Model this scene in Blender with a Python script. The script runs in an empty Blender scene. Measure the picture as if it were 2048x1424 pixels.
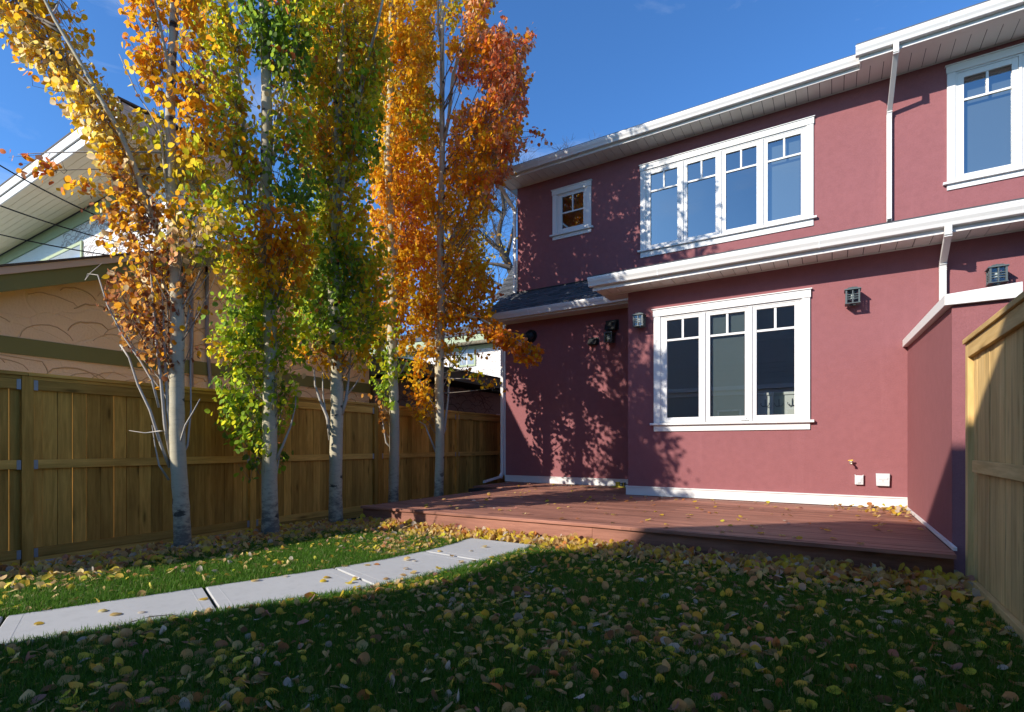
import bpy, math, random
import numpy as np
from mathutils import Vector, Matrix

random.seed(7); RNG = np.random.default_rng(11)
S = bpy.context.scene; COL = S.collection

# ------------------------------------------------------------------ camera
FPX = 1046.7; CXP = 1024.0; HYP = 890.0; EYE = 1.25          # focal length / horizon in photo pixels
YAW = math.atan(641.0 / FPX)
cam = bpy.data.cameras.new('camera'); cam_o = bpy.data.objects.new('camera', cam); COL.objects.link(cam_o)
cam.sensor_width = 36.0; cam.lens = 36.0 * FPX / 2048.0
cam.shift_y = (HYP - 712.0) / 2048.0
cam.clip_start = 0.05; cam.clip_end = 1500.0
cam_o.location = (0, 0, EYE); cam_o.rotation_euler = (math.radians(90), 0, YAW)
S.camera = cam_o

# ------------------------------------------------------------------ sky + sun
SUN = Vector((0.57, 1.0, -0.58)).normalized()
ELEV = math.asin(-SUN.z)
world = bpy.data.worlds.new('World'); S.world = world; world.use_nodes = True
wn = world.node_tree.nodes; wl = world.node_tree.links; wn.clear()
sky = wn.new('ShaderNodeTexSky'); sky.sky_type = 'NISHITA'; sky.sun_disc = False
sky.sun_elevation = ELEV; sky.sun_rotation = math.atan2(-SUN.x, -SUN.y)
sky.altitude = 1050; sky.air_density = 1.0; sky.dust_density = 0.8; sky.ozone_density = 2.2
tc = wn.new('ShaderNodeTexCoord'); mp = wn.new('ShaderNodeMapping'); mp.inputs['Scale'].default_value = (1.6, 1.1, 5.0)
mp.inputs['Rotation'].default_value = (0.15, 0.35, 0.6); mp.inputs['Location'].default_value = (5.1, 3.7, 0.2)
nz = wn.new('ShaderNodeTexNoise'); nz.inputs['Scale'].default_value = 1.7; nz.inputs['Detail'].default_value = 9; nz.inputs['Roughness'].default_value = 0.62
nz.inputs['Distortion'].default_value = 0.6
cr = wn.new('ShaderNodeValToRGB'); cr.color_ramp.elements[0].position = 0.52; cr.color_ramp.elements[0].color = (0, 0, 0, 1)
cr.color_ramp.elements[1].position = 0.85; cr.color_ramp.elements[1].color = (0.32, 0.32, 0.32, 1)
mx = wn.new('ShaderNodeMixRGB'); mx.inputs[2].default_value = (7.0, 7.4, 8.0, 1)
hs = wn.new('ShaderNodeMixRGB'); hs.blend_type = 'MULTIPLY'; hs.inputs[0].default_value = 1.0; hs.inputs[2].default_value = (0.52, 0.93, 1.34, 1)
bg = wn.new('ShaderNodeBackground'); bg.inputs['Strength'].default_value = 0.138
wo = wn.new('ShaderNodeOutputWorld')
wl.new(tc.outputs['Generated'], mp.inputs['Vector']); wl.new(mp.outputs['Vector'], nz.inputs['Vector'])
wl.new(nz.outputs['Fac'], cr.inputs['Fac']); wl.new(cr.outputs['Color'], mx.inputs[0])
wl.new(sky.outputs[0], hs.inputs[1]); wl.new(hs.outputs[0], mx.inputs[1])
wl.new(mx.outputs[0], bg.inputs['Color']); wl.new(bg.outputs[0], wo.inputs[0])

sun = bpy.data.lights.new('sun', 'SUN'); sun.energy = 5.0; sun.angle = math.radians(0.53); sun.color = (1.0, 0.93, 0.82)
sun_o = bpy.data.objects.new('sun', sun); COL.objects.link(sun_o)
sun_o.rotation_euler = SUN.to_track_quat('-Z', 'Y').to_euler(); sun_o.location = (-20, -30, 25)

S.view_settings.view_transform = 'Standard'; S.view_settings.look = 'None'
S.view_settings.exposure = 0.47; S.view_settings.gamma = 1.0; S.view_settings.use_curve_mapping = False
S.render.engine = 'CYCLES'
S.cycles.use_denoising = True
S.cycles.max_bounces = 9; S.cycles.diffuse_bounces = 6; S.cycles.glossy_bounces = 3; S.cycles.transmission_bounces = 4
S.cycles.transparent_max_bounces = 10; S.cycles.caustics_reflective = False; S.cycles.caustics_refractive = False
S.cycles.sample_clamp_indirect = 6.0

# ------------------------------------------------------------------ helpers
DV = Vector((-math.sin(YAW), math.cos(YAW), 0)); RV = Vector((math.cos(YAW), math.sin(YAW), 0)); UV = Vector((0, 0, 1)); CV = Vector((0, 0, EYE))
def ray(u, v): return DV + RV * ((u - CXP) / FPX) + UV * ((HYP - v) / FPX)
def at(u, v, t): return CV + ray(u, v) * t                    # point seen at (u,v), t metres deep
def on_x(u, v, x): q = ray(u, v); return CV + q * (x / q.x)
def on_y(u, v, y): q = ray(u, v); return CV + q * (y / q.y)
def on_z(u, v, z): q = ray(u, v); return CV + q * ((z - EYE) / q.z)
def project(P):
    w = Vector(P) - CV; t = w.dot(DV); return CXP + FPX * w.dot(RV) / t, HYP - FPX * w.z / t, t

OFF = {}
def offset(parent):
    return OFF.get(parent.name, Vector((0, 0, 0))) if parent else Vector((0, 0, 0))

def tag(o, label=None, cat=None, group=None, kind=None):
    if label: o['label'] = label
    if cat: o['category'] = cat
    if group: o['group'] = group
    if kind: o['kind'] = kind
    return o

def thing(name, loc, label, cat, group=None):
    o = bpy.data.objects.new(name, None); COL.objects.link(o); o.location = loc; o.empty_display_size = 0.2
    OFF[o.name] = Vector(loc)
    return tag(o, label, cat, group)

def link(name, me, parent=None, mat=None):
    o = bpy.data.objects.new(name, me); COL.objects.link(o)
    if parent is not None:
        o.parent = parent; OFF[o.name] = offset(parent)
    if mat is not None and len(me.materials) == 0: me.materials.append(mat)
    return o

class MB:
    def __init__(s): s.v = []; s.f = []; s.sm = False
    def poly(s, pts):
        n = len(s.v); s.v += [tuple(p) for p in pts]; s.f.append(tuple(range(n, n + len(pts))))
    def hexa(s, p):                                            # 8 corners: bottom 4 ccw, top 4 ccw
        n = len(s.v); s.v += [tuple(q) for q in p]
        for q in ((3, 2, 1, 0), (4, 5, 6, 7), (0, 1, 5, 4), (1, 2, 6, 5), (2, 3, 7, 6), (3, 0, 4, 7)): s.f.append(tuple(n + i for i in q))
    def box(s, x0, x1, y0, y1, z0, z1):
        s.hexa([(x0, y0, z0), (x1, y0, z0), (x1, y1, z0), (x0, y1, z0), (x0, y0, z1), (x1, y0, z1), (x1, y1, z1), (x0, y1, z1)]); return s
    def bar(s, a, b, w, h, up=(0, 0, 1)):                      # rectangular bar from a to b
        a = Vector(a); b = Vector(b); d = (b - a).normalized(); x = d.cross(Vector(up))
        if x.length < 1e-4: x = d.cross(Vector((0, 1, 0)))
        x.normalize(); y = x.cross(d); x *= w / 2; y *= h / 2
        s.hexa([a - x - y, b - x - y, b + x - y, a + x - y, a - x + y, b - x + y, b + x + y, a + x + y]); return s
    def ext(s, prof, axis, a, b):                              # profile (p,q) swept along an axis; x: (y,z), y: (x,z), z: (x,y)
        def P(c, p): return {'x': (c, p[0], p[1]), 'y': (p[0], c, p[1]), 'z': (p[0], p[1], c)}[axis]
        n = len(s.v); k = len(prof); s.v += [P(a, p) for p in prof] + [P(b, p) for p in prof]
        s.f.append(tuple(range(n, n + k))); s.f.append(tuple(range(n + 2 * k - 1, n + k - 1, -1)))
        for i in range(k): j = (i + 1) % k; s.f.append((n + j, n + i, n + k + i, n + k + j))
        return s
    def tube(s, pts, radii, sides=8, cap=True):
        pts = [Vector(p) for p in pts]; n0 = len(s.v); m = len(pts); ref = Vector((0.31, 0.95, 0.05))
        for i, p in enumerate(pts):
            d = (pts[min(i + 1, m - 1)] - pts[max(i - 1, 0)]); d = d.normalized() if d.length > 1e-9 else Vector((0, 0, 1))
            x = d.cross(ref); x = x.normalized() if x.length > 1e-3 else d.cross(Vector((1, 0, 0))).normalized()
            y = d.cross(x)
            for k in range(sides):
                a = 2 * math.pi * k / sides; q = p + (x * math.cos(a) + y * math.sin(a)) * radii[i]; s.v.append((q.x, q.y, q.z))
        for i in range(m - 1):
            for k in range(sides):
                a = n0 + i * sides + k; b = n0 + i * sides + (k + 1) % sides; s.f.append((a, b, b + sides, a + sides))
        if cap:
            s.f.append(tuple(n0 + k for k in range(sides))[::-1]); s.f.append(tuple(n0 + (m - 1) * sides + k for k in range(sides)))
        return s
    def disc(s, c, ax, r0, r1, h, sides=20):                   # frustum along an axis
        c = Vector(c); ax = Vector(ax).normalized(); s.tube([c, c + ax * h], [r0, r1], sides); return s
    def mesh(s, name, off=Vector((0, 0, 0)), smooth=False):
        me = bpy.data.meshes.new(name)
        me.from_pydata([(x - off[0], y - off[1], z - off[2]) for x, y, z in s.v], [], s.f); me.validate()
        if smooth: me.polygons.foreach_set('use_smooth', [True] * len(me.polygons))
        me.update(); return me
    def build(s, name, mat, parent=None, smooth=False, bevel=0.0):
        me = s.mesh(name, offset(parent), smooth); o = link(name, me, parent, mat)
        if bevel:
            b = o.modifiers.new('bevel', 'BEVEL'); b.width = bevel; b.segments = 2; b.limit_method = 'ANGLE'; b.harden_normals = False
        return o

def np_mesh(name, verts, flat, size, cols=None, smooth=False):  # all faces have `size` corners
    me = bpy.data.meshes.new(name); nv = len(verts); nl = len(flat); nf = nl // size
    me.vertices.add(nv); me.vertices.foreach_set('co', np.ascontiguousarray(verts, dtype=np.float32).ravel())
    me.loops.add(nl); me.loops.foreach_set('vertex_index', np.ascontiguousarray(flat, dtype=np.int32))
    me.polygons.add(nf); me.polygons.foreach_set('loop_start', np.arange(0, nl, size, dtype=np.int32))
    me.polygons.foreach_set('loop_total', np.full(nf, size, dtype=np.int32))
    if cols is not None:
        a = me.color_attributes.new('Col', 'FLOAT_COLOR', 'POINT')
        c = np.ones((nv, 4), dtype=np.float32); c[:, :3] = cols; a.data.foreach_set('color', c.ravel())
    me.update(); me.validate()
    if smooth: me.polygons.foreach_set('use_smooth', np.ones(len(me.polygons), dtype=bool))
    return me

# ------------------------------------------------------------------ materials
class NT:
    def __init__(s, name):
        s.m = bpy.data.materials.new(name); s.m.use_nodes = True; s.t = s.m.node_tree; s.t.nodes.clear()
        s.out = s.t.nodes.new('ShaderNodeOutputMaterial')
    def n(s, typ, ins=None, **kw):
        o = s.t.nodes.new(typ)
        for k, v in kw.items(): setattr(o, k, v)
        for k, v in (ins or {}).items():
            i = o.inputs[k]
            if isinstance(v, bpy.types.NodeSocket): s.t.links.new(v, i)
            else: i.default_value = v
        return o
    def pos(s, scale=(1, 1, 1), rnd=False):
        g = s.n('ShaderNodeNewGeometry').outputs['Position']
        if rnd:
            r = s.n('ShaderNodeObjectInfo').outputs['Random']
            c = s.n('ShaderNodeCombineXYZ', {0: s.n('ShaderNodeMath', {0: r, 1: 37.0}, operation='MULTIPLY').outputs[0], 1: s.n('ShaderNodeMath', {0: r, 1: 91.0}, operation='MULTIPLY').outputs[0], 2: s.n('ShaderNodeMath', {0: r, 1: 53.0}, operation='MULTIPLY').outputs[0]})
            g = s.n('ShaderNodeVectorMath', {0: g, 1: c.outputs[0]}, operation='ADD').outputs[0]
        return s.n('ShaderNodeMapping', {'Vector': g, 'Scale': scale}).outputs[0]
    def noise(s, vec, scale, detail=4, rough=0.55, dist=0.0):
        return s.n('ShaderNodeTexNoise', {'Vector': vec, 'Scale': scale, 'Detail': detail, 'Roughness': rough, 'Distortion': dist}).outputs['Fac']
    def ramp(s, fac, stops):
        r = s.n('ShaderNodeValToRGB', {'Fac': fac}); e = r.color_ramp.elements
        while len(e) < len(stops): e.new(0.5)
        for i, (p, c) in enumerate(stops): e[i].position = p; e[i].color = tuple(c) + (1,) if len(c) == 3 else c
        return r.outputs['Color']
    def mix(s, fac, a, b, mode='MIX'):
        o = s.n('ShaderNodeMixRGB', blend_type=mode)
        for i, v in ((0, fac), (1, a), (2, b)):
            if isinstance(v, bpy.types.NodeSocket): s.t.links.new(v, o.inputs[i])
            else: o.inputs[i].default_value = v if i == 0 else tuple(v) + (1,)
        return o.outputs[0]
    def bump(s, h, strength=0.3, dist=0.01):
        return s.n('ShaderNodeBump', {'Height': h, 'Strength': strength, 'Distance': dist}).outputs['Normal']
    def pbr(s, col, rough=0.6, normal=None, spec=0.3, metal=0.0):
        p = s.n('ShaderNodeBsdfPrincipled'); p.inputs['Metallic'].default_value = metal; p.inputs['Specular IOR Level'].default_value = spec
        if isinstance(col, bpy.types.NodeSocket): s.t.links.new(col, p.inputs['Base Color'])
        else: p.inputs['Base Color'].default_value = tuple(col) + (1,)
        if isinstance(rough, bpy.types.NodeSocket): s.t.links.new(rough, p.inputs['Roughness'])
        else: p.inputs['Roughness'].default_value = rough
        if normal is not None: s.t.links.new(normal, p.inputs['Normal'])
        s.t.links.new(p.outputs[0], s.out.inputs[0]); return s.m
    def surf(s, sh): s.t.links.new(sh, s.out.inputs[0]); return s.m

M = {}
def gray(f): return (f, f, f)
def m_plain(name, col, rough=0.5, var=0.12, scale=3.0, spec=0.3, metal=0.0, bump=0.0, bs=60.0):
    t = NT(name); p = t.pos(); f = t.noise(p, scale, 5)
    c = t.mix(f, [x * (1 - var) for x in col], [min(1, x * (1 + var)) for x in col])
    nb = t.bump(t.noise(p, bs, 4), bump, 0.004) if bump else None
    M[name] = t.pbr(c, rough, nb, spec, metal); return M[name]

def m_stucco(name, col, var=0.1, fine=170.0):
    t = NT(name); p = t.pos(); big = t.noise(p, 0.7, 5, 0.6); mid = t.noise(p, 9.0, 4)
    c = t.mix(big, [x * (1 - var) for x in col], [x * (1 + var) for x in col])
    c = t.mix(t.ramp(mid, [(0.35, gray(0)), (0.7, gray(0.5))]), c, [x * 0.82 for x in col])
    c = t.mix(t.ramp(t.noise(p, 75.0, 3, 0.7), [(0.40, gray(0)), (0.75, gray(0.55))]), c, [x * 1.22 for x in col])
    st = t.noise(t.pos((2.2, 2.2, 0.18)), 2.4, 6, 0.7)                # faint weather streaks
    c = t.mix(t.ramp(st, [(0.56, gray(0)), (0.8, gray(0.36))]), c, [min(1, x * 1.25 + 0.012) for x in col])
    h = t.n('ShaderNodeMath', {0: t.noise(p, fine, 3, 0.6), 1: t.noise(p, 45.0, 4, 0.6)}, operation='ADD').outputs[0]
    M[name] = t.pbr(c, 0.85, t.bump(h, 0.55, 0.006), 0.06); return M[name]

def m_trowel(name, col, dark, dens=1.3, lines=0.7):                  # hand-trowelled scalloped stucco
    t = NT(name); p = t.pos(); w = t.n('ShaderNodeTexNoise', {'Vector': p, 'Scale': 1.2, 'Detail': 2}).outputs['Color']
    q = t.n('ShaderNodeVectorMath', {0: p, 1: t.n('ShaderNodeVectorMath', {0: w, 'Scale': 0.7}, operation='SCALE').outputs[0]}, operation='ADD').outputs[0]
    q = t.n('ShaderNodeMapping', {'Vector': q, 'Scale': (dens, dens, dens * 2.1)}).outputs[0]
    v = t.n('ShaderNodeTexVoronoi', {'Vector': q, 'Scale': 1.0}, feature='DISTANCE_TO_EDGE').outputs['Distance']
    brk = t.ramp(t.noise(p, 1.6, 4), [(0.36, gray(0)), (0.58, gray(lines))])
    ln = t.ramp(v, [(0.0, gray(1)), (0.018, gray(0.55)), (0.04, gray(0))])
    fac = t.mix(1.0, ln, brk, 'MULTIPLY')
    c = t.mix(t.noise(p, 0.9, 5), [x * 0.9 for x in col], [x * 1.08 for x in col]); c = t.mix(fac, c, dark)
    hh = t.ramp(v, [(0.0, gray(0.2)), (0.03, gray(1.0)), (0.3, gray(0.55))])
    h = t.n('ShaderNodeMath', {0: hh, 1: t.noise(p, 30.0, 4)}, operation='ADD').outputs[0]
    M[name] = t.pbr(c, 0.85, t.bump(h, 0.5, 0.02), 0.2); return M[name]

def m_wood(name, col, dark, axis, knots=0.8, rough=0.78, var=0.38, spec=0.06):
    s = {'x': (1.2, 16, 16), 'y': (16, 1.2, 16), 'z': (16, 16, 1.2)}[axis]; k = {'x': (1.3, 6, 6), 'y': (6, 1.3, 6), 'z': (6, 6, 1.3)}[axis]
    t = NT(name); p = t.pos(s, True); g = t.noise(p, 1.6, 7, 0.65, 0.6); g2 = t.noise(t.pos(k, True), 0.55, 4, 0.6, 0.4)
    c = t.mix(t.ramp(g, [(0.3, gray(0)), (0.72, gray(1))]), dark, col)
    c = t.mix(t.ramp(g2, [(0.42, gray(0)), (0.75, gray(0.6))]), c, [x * 0.45 for x in dark])
    vo = t.n('ShaderNodeTexVoronoi', {'Vector': t.pos(k, True), 'Scale': 1.35, 'Randomness': 1.0})
    kn = t.ramp(vo.outputs['Distance'], [(0.0, gray(1)), (0.08, gray(0.95)), (0.15, gray(0.4)), (0.27, gray(0))])
    kn = t.mix(1.0, kn, t.ramp(t.n('ShaderNodeSeparateColor', {0: vo.outputs['Color']}).outputs[0], [(0.36, gray(0)), (0.46, gray(knots))]), 'MULTIPLY')
    c = t.mix(kn, c, [x * 0.3 for x in dark])
    r = t.n('ShaderNodeObjectInfo').outputs['Random']
    hv = t.n('ShaderNodeHueSaturation', {'Color': c, 'Value': t.n('ShaderNodeMapRange', {0: r, 3: 1 - var, 4: 1 + var * 0.6}).outputs[0]}).outputs[0]
    M[name] = t.pbr(hv, rough, t.bump(g, 0.25, 0.004), spec); return M[name]

m_stucco('burgundy_stucco', (0.262, 0.103, 0.108))
m_plain('white_trim', (0.70, 0.69, 0.67), 0.45, 0.04, 2.0, 0.35, bump=0.05, bs=25)
m_plain('white_metal', (0.66, 0.645, 0.62), 0.38, 0.05, 1.3, 0.4)
m_plain('soffit_white', (0.74, 0.72, 0.68), 0.6, 0.05, 4.0)
m_plain('dark_gap', (0.02, 0.02, 0.02), 0.8)
m_plain('grey_plastic', (0.55, 0.57, 0.58), 0.4, 0.05)
m_plain('pale_plastic', (0.74, 0.75, 0.74), 0.4, 0.05)
m_plain('lantern_metal', (0.075, 0.095, 0.10), 0.45, 0.2, 40, 0.4, bump=0.2, bs=300)
m_plain('black_vent', (0.018, 0.020, 0.021), 0.5, 0.2, 20)
m_plain('brass', (0.55, 0.50, 0.40), 0.35, 0.1, 20, 0.5, 0.8)
m_plain('yellow_plastic', (0.72, 0.45, 0.04), 0.45, 0.1, 20)
m_plain('olive_yellow', (0.42, 0.35, 0.03), 0.5, 0.25, 30)
m_plain('bracket_steel', (0.30, 0.31, 0.31), 0.5, 0.15, 30, 0.4, 0.2)
m_plain('green_trim', (0.20, 0.22, 0.085), 0.65, 0.10, 1.5)
m_plain('olive_fascia', (0.115, 0.120, 0.070), 0.65, 0.10, 1.5)
m_plain('pale_green_trim', (0.34, 0.40, 0.25), 0.6, 0.08)
m_plain('cream_soffit', (0.84, 0.74, 0.54), 0.65, 0.05)
m_plain('pale_fascia', (0.62, 0.52, 0.42), 0.65, 0.06)
m_plain('cable_black', (0.015, 0.015, 0.017), 0.5)
m_plain('conduit_grey', (0.27, 0.27, 0.28), 0.5, 0.12, 9)
m_plain('hose_green', (0.012, 0.060, 0.050), 0.4, 0.3, 20)
m_plain('room_paint', (0.30, 0.29, 0.25), 0.8, 0.05)
m_plain('room_dark', (0.07, 0.065, 0.06), 0.8, 0.1)
m_plain('locker_white', (0.72, 0.72, 0.68), 0.5, 0.04)
m_plain('locker_green', (0.34, 0.39, 0.30), 0.5, 0.04)
m_plain('hook_iron', (0.03, 0.03, 0.028), 0.4)
m_plain('grey_siding', (0.42, 0.41, 0.38), 0.7, 0.06)
m_plain('shade_fabric', (0.10, 0.125, 0.13), 0.9, 0.04)
m_trowel('beige_trowel', (0.90, 0.73, 0.50), (0.20, 0.14, 0.08), 1.15, 0.0)
m_trowel('brown_trowel', (0.24, 0.17, 0.13), (0.09, 0.06, 0.05), 1.5, 0.0)
m_trowel('white_trowel', (0.82, 0.80, 0.78), (0.35, 0.28, 0.26), 1.8, 0.0)
m_plain('ridge_beige', (0.62, 0.46, 0.28), 0.9, 0.2, 5); m_plain('ridge_brown', (0.13, 0.09, 0.07), 0.9, 0.2, 5); m_plain('ridge_white', (0.52, 0.46, 0.44), 0.9, 0.2, 5)
def trowel_ridges(par, mat, plane, c, a0, a1, z0, z1, n, wr, seed, top=None):
    rr = random.Random(seed); mb = MB()
    cells = []; zz_ = z0; row = 0; sx = (wr[0] + wr[1]) / 2 * 0.72
    while zz_ < z1:
        aa = a0 + (row % 2) * sx / 2
        while aa < a1: cells.append((aa + rr.uniform(-.3, .3) * sx, zz_ + rr.uniform(-.3, .3) * sx * 0.4)); aa += sx
        zz_ += sx * 0.42; row += 1
    for a, z in cells:                                                # overlapping fish-scale sweeps of the trowel
        w = rr.uniform(*wr); h = w * rr.uniform(0.30, 0.46); s = rr.uniform(0.0, 0.3); e = rr.uniform(0.7, 1.0); q = []; tilt = rr.uniform(-.2, .2)
        if rr.random() < 0.12: continue
        for k in range(11):
            t = math.pi * (s + (e - s) * k / 10); da = -w * math.cos(t) / 2; zz = z + h * math.sin(t) + tilt * da + rr.uniform(-.012, .012)
            q.append((c, a + da, zz) if plane == 'x' else (a + da, c, zz))
        q = [p for p in q if z0 <= p[2] <= (top((p[1] if plane == 'x' else p[0])) if top else z1) and a0 <= (p[1] if plane == 'x' else p[0]) <= a1]; m = len(q)
        if m < 4: continue
        r = rr.uniform(0.008, 0.015); mb.tube(q, [r * (0.4 + 0.6 * math.sin(math.pi * (k + .5) / m)) for k in range(m)], 5)
    o = mb.build('trowel_ridges', M[mat], par, smooth=True); o['kind'] = 'stuff'
m_wood('fence_wood', (0.78, 0.44, 0.10), (0.45, 0.235, 0.048), 'z')
m_wood('fence_rail_wood', (0.80, 0.47, 0.12), (0.50, 0.275, 0.06), 'y')
m_wood('new_fence_wood', (0.80, 0.56, 0.25), (0.60, 0.39, 0.15), 'z', 0.7, var=0.16)  # new wood, tone lightened to stand in for sun bounced off the windows
m_wood('new_fence_rail_wood', (0.78, 0.54, 0.24), (0.58, 0.37, 0.14), 'y', 0.7, var=0.1)  # rails lightened too, in place of the window-reflected sun
m_wood('deck_wood', (0.43, 0.195, 0.135), (0.26, 0.112, 0.078), 'x', 0.6, 0.6, 0.25, 0.18)

def m_concrete():
    t = NT('concrete'); p = t.pos(); a = t.noise(p, 1.1, 6, 0.65); b = t.noise(p, 14.0, 5, 0.6)
    c = t.mix(a, (0.36, 0.36, 0.355), (0.47, 0.465, 0.455)); c = t.mix(t.ramp(b, [(0.5, gray(0)), (0.8, gray(0.35))]), c, (0.29, 0.285, 0.275))
    br = t.noise(t.pos((3, 160, 3)), 1.0, 3)
    h = t.n('ShaderNodeMath', {0: t.noise(p, 260.0, 2), 1: br}, operation='ADD').outputs[0]
    M['concrete'] = t.pbr(c, 0.85, t.bump(h, 0.18, 0.003), 0.25)
m_concrete()
def m_ground():
    t = NT('soil'); p = t.pos(); a = t.noise(p, 6.0, 6, 0.65); b = t.noise(p, 60.0, 4, 0.6)
    c = t.mix(a, (0.018, 0.030, 0.010), (0.040, 0.034, 0.018)); c = t.mix(b, c, (0.020, 0.034, 0.010))
    M['soil'] = t.pbr(c, 0.95, t.bump(b, 0.6, 0.02), 0.1)
m_ground()
def m_shingle():
    t = NT('shingle'); p = t.pos((1, 1, 1), True); a = t.noise(p, 2.2, 5); b = t.noise(p, 120.0, 3, 0.7)
    c = t.mix(a, (0.045, 0.050, 0.058), (0.090, 0.096, 0.105)); c = t.mix(t.ramp(b, [(0.45, gray(0)), (0.75, gray(0.5))]), c, (0.16, 0.165, 0.17))
    r = t.n('ShaderNodeObjectInfo').outputs['Random']
    c = t.n('ShaderNodeHueSaturation', {'Color': c, 'Value': t.n('ShaderNodeMapRange', {0: r, 3: 0.7, 4: 1.3}).outputs[0]}).outputs[0]
    M['shingle'] = t.pbr(c, 0.9, t.bump(b, 0.4, 0.004), 0.2)
m_shingle()
def m_bark():
    t = NT('aspen_bark'); p = t.pos((1, 1, 1), True)
    a = t.noise(p, 5.0, 5, 0.6); hb = t.noise(t.pos((9, 9, 55), True), 1.0, 4, 0.6)
    c = t.mix(a, (0.35, 0.31, 0.21), (0.53, 0.475, 0.35)); c = t.mix(t.ramp(hb, [(0.55, gray(0)), (0.72, gray(0.45))]), c, (0.20, 0.19, 0.165))
    v = t.n('ShaderNodeTexVoronoi', {'Vector': t.pos((3.4, 3.4, 5.6), True), 'Scale': 1.0, 'Randomness': 1.0})
    w = t.noise(t.pos((14, 14, 30), True), 1.0, 4, 0.7)
    d = t.n('ShaderNodeMath', {0: v.outputs['Distance'], 1: t.n('ShaderNodeMapRange', {0: w, 1: 0.0, 2: 1.0, 3: -0.22, 4: 0.22}).outputs[0]}, operation='ADD').outputs[0]
    sc = t.ramp(d, [(0.08, gray(1)), (0.20, gray(0.9)), (0.25, gray(0))])
    sc = t.mix(1.0, sc, t.ramp(t.n('ShaderNodeSeparateColor', {0: v.outputs['Color']}).outputs[1], [(0.42, gray(0)), (0.5, gray(1))]), 'MULTIPLY')
    zz = t.n('ShaderNodeSeparateXYZ', {0: t.n('ShaderNodeNewGeometry').outputs['Position']}).outputs[2]
    low = t.ramp(t.n('ShaderNodeMath', {0: t.n('ShaderNodeMath', {0: zz, 1: 0.4}, operation='MULTIPLY').outputs[0], 1: t.noise(t.pos((7, 7, 16), True), 1.0, 5, 0.7)}, operation='ADD').outputs[0], [(0.50, gray(0.9)), (0.72, gray(0))])
    c = t.mix(sc, c, (0.035, 0.032, 0.028)); c = t.mix(low, c, (0.11, 0.105, 0.09))
    M['aspen_bark'] = t.pbr(c, 0.75, t.bump(t.n('ShaderNodeMath', {0: hb, 1: w}, operation='ADD').outputs[0], 0.3, 0.006), 0.2)
m_bark()
m_plain('twig_bark', (0.20, 0.165, 0.13), 0.8, 0.25, 12)
m_plain('pale_twig_bark', (0.40, 0.36, 0.31), 0.75, 0.2, 12)
m_plain('old_bark', (0.105, 0.085, 0.070), 0.9, 0.3, 6)
m_plain('river_stone', (0.30, 0.29, 0.29), 0.7, 0.35, 9.0, 0.3, bump=0.2, bs=60)
m_plain('flagstone', (0.27, 0.27, 0.275), 0.8, 0.15, 5.0, 0.25, bump=0.3, bs=40)

def m_leaf(name, src):
    t = NT(name)
    if src == 'attr': col = t.n('ShaderNodeVertexColor', layer_name='Col').outputs['Color']
    else: col = t.n('ShaderNodeObjectInfo').outputs['Color']
    f = t.noise(t.pos(), 55.0, 3); c = t.mix(1.0, col, t.ramp(f, [(0.3, gray(0.86)), (0.7, gray(1.0))]), 'MULTIPLY')
    d = t.n('ShaderNodeBsdfPrincipled', {'Base Color': c, 'Roughness': 0.55, 'Specular IOR Level': 0.12})
    tr = t.n('ShaderNodeBsdfTranslucent', {'Color': t.n('ShaderNodeGamma', {'Color': c, 'Gamma': 0.77}).outputs[0]})
    mxs = t.n('ShaderNodeMixShader', {0: 0.62, 1: d.outputs[0], 2: tr.outputs[0]})
    M[name] = t.surf(mxs.outputs[0])
m_leaf('leaf_attr', 'attr'); m_leaf('leaf_object', 'obj')
def m_grass():
    t = NT('grass_blade'); col = t.n('ShaderNodeVertexColor', layer_name='Col').outputs['Color']
    d = t.n('ShaderNodeBsdfPrincipled', {'Base Color': col, 'Roughness': 0.45, 'Specular IOR Level': 0.16})
    tr = t.n('ShaderNodeBsdfTranslucent', {'Color': col})
    M['grass_blade'] = t.surf(t.n('ShaderNodeMixShader', {0: 0.45, 1: d.outputs[0], 2: tr.outputs[0]}).outputs[0])
m_grass()
def m_glass(name, base, tint, rough=0.0):
    t = NT(name); fr = t.n('ShaderNodeLayerWeight', {'Blend': 0.25}).outputs['Fresnel']
    fac = t.n('ShaderNodeMapRange', {0: fr, 1: 0.0, 2: 1.0, 3: base, 4: 1.0}).outputs[0]
    wav = t.bump(t.noise(t.pos(), 0.9, 2), 0.03, 0.02)
    g = t.n('ShaderNodeBsdfGlossy', {'Color': (0.93, 0.97, 1.0, 1), 'Roughness': rough, 'Normal': wav}); tp = t.n('ShaderNodeBsdfTransparent', {'Color': tuple(tint) + (1,)})
    M[name] = t.surf(t.n('ShaderNodeMixShader', {0: fac, 1: tp.outputs[0], 2: g.outputs[0]}).outputs[0])
m_glass('window_glass', 0.24, (0.86, 0.90, 0.88)); m_glass('lantern_glass', 0.06, (0.75, 0.8, 0.8))

# ------------------------------------------------------------------ setting: ground, path, stone bed
ZD = 0.29                                                       # deck top
YN, YB, YU = 9.80, 11.68, 12.30                                 # bump-out wall, recessed wall, upper wall
gx = [-400, -8.6, -7.75, -7.2, -6.85, 400]; gz = [-0.26, -0.26, -0.12, -0.07, 0.0, 0.0]
g = MB()
for i in range(5): g.poly([(gx[i], -400, gz[i]), (gx[i + 1], -400, gz[i + 1]), (gx[i + 1], 600, gz[i + 1]), (gx[i], 600, gz[i])])
tag(g.build('lawn_ground', M['soil']), kind='structure')
def ground_z(x): return float(np.interp(x, gx, gz))

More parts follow.
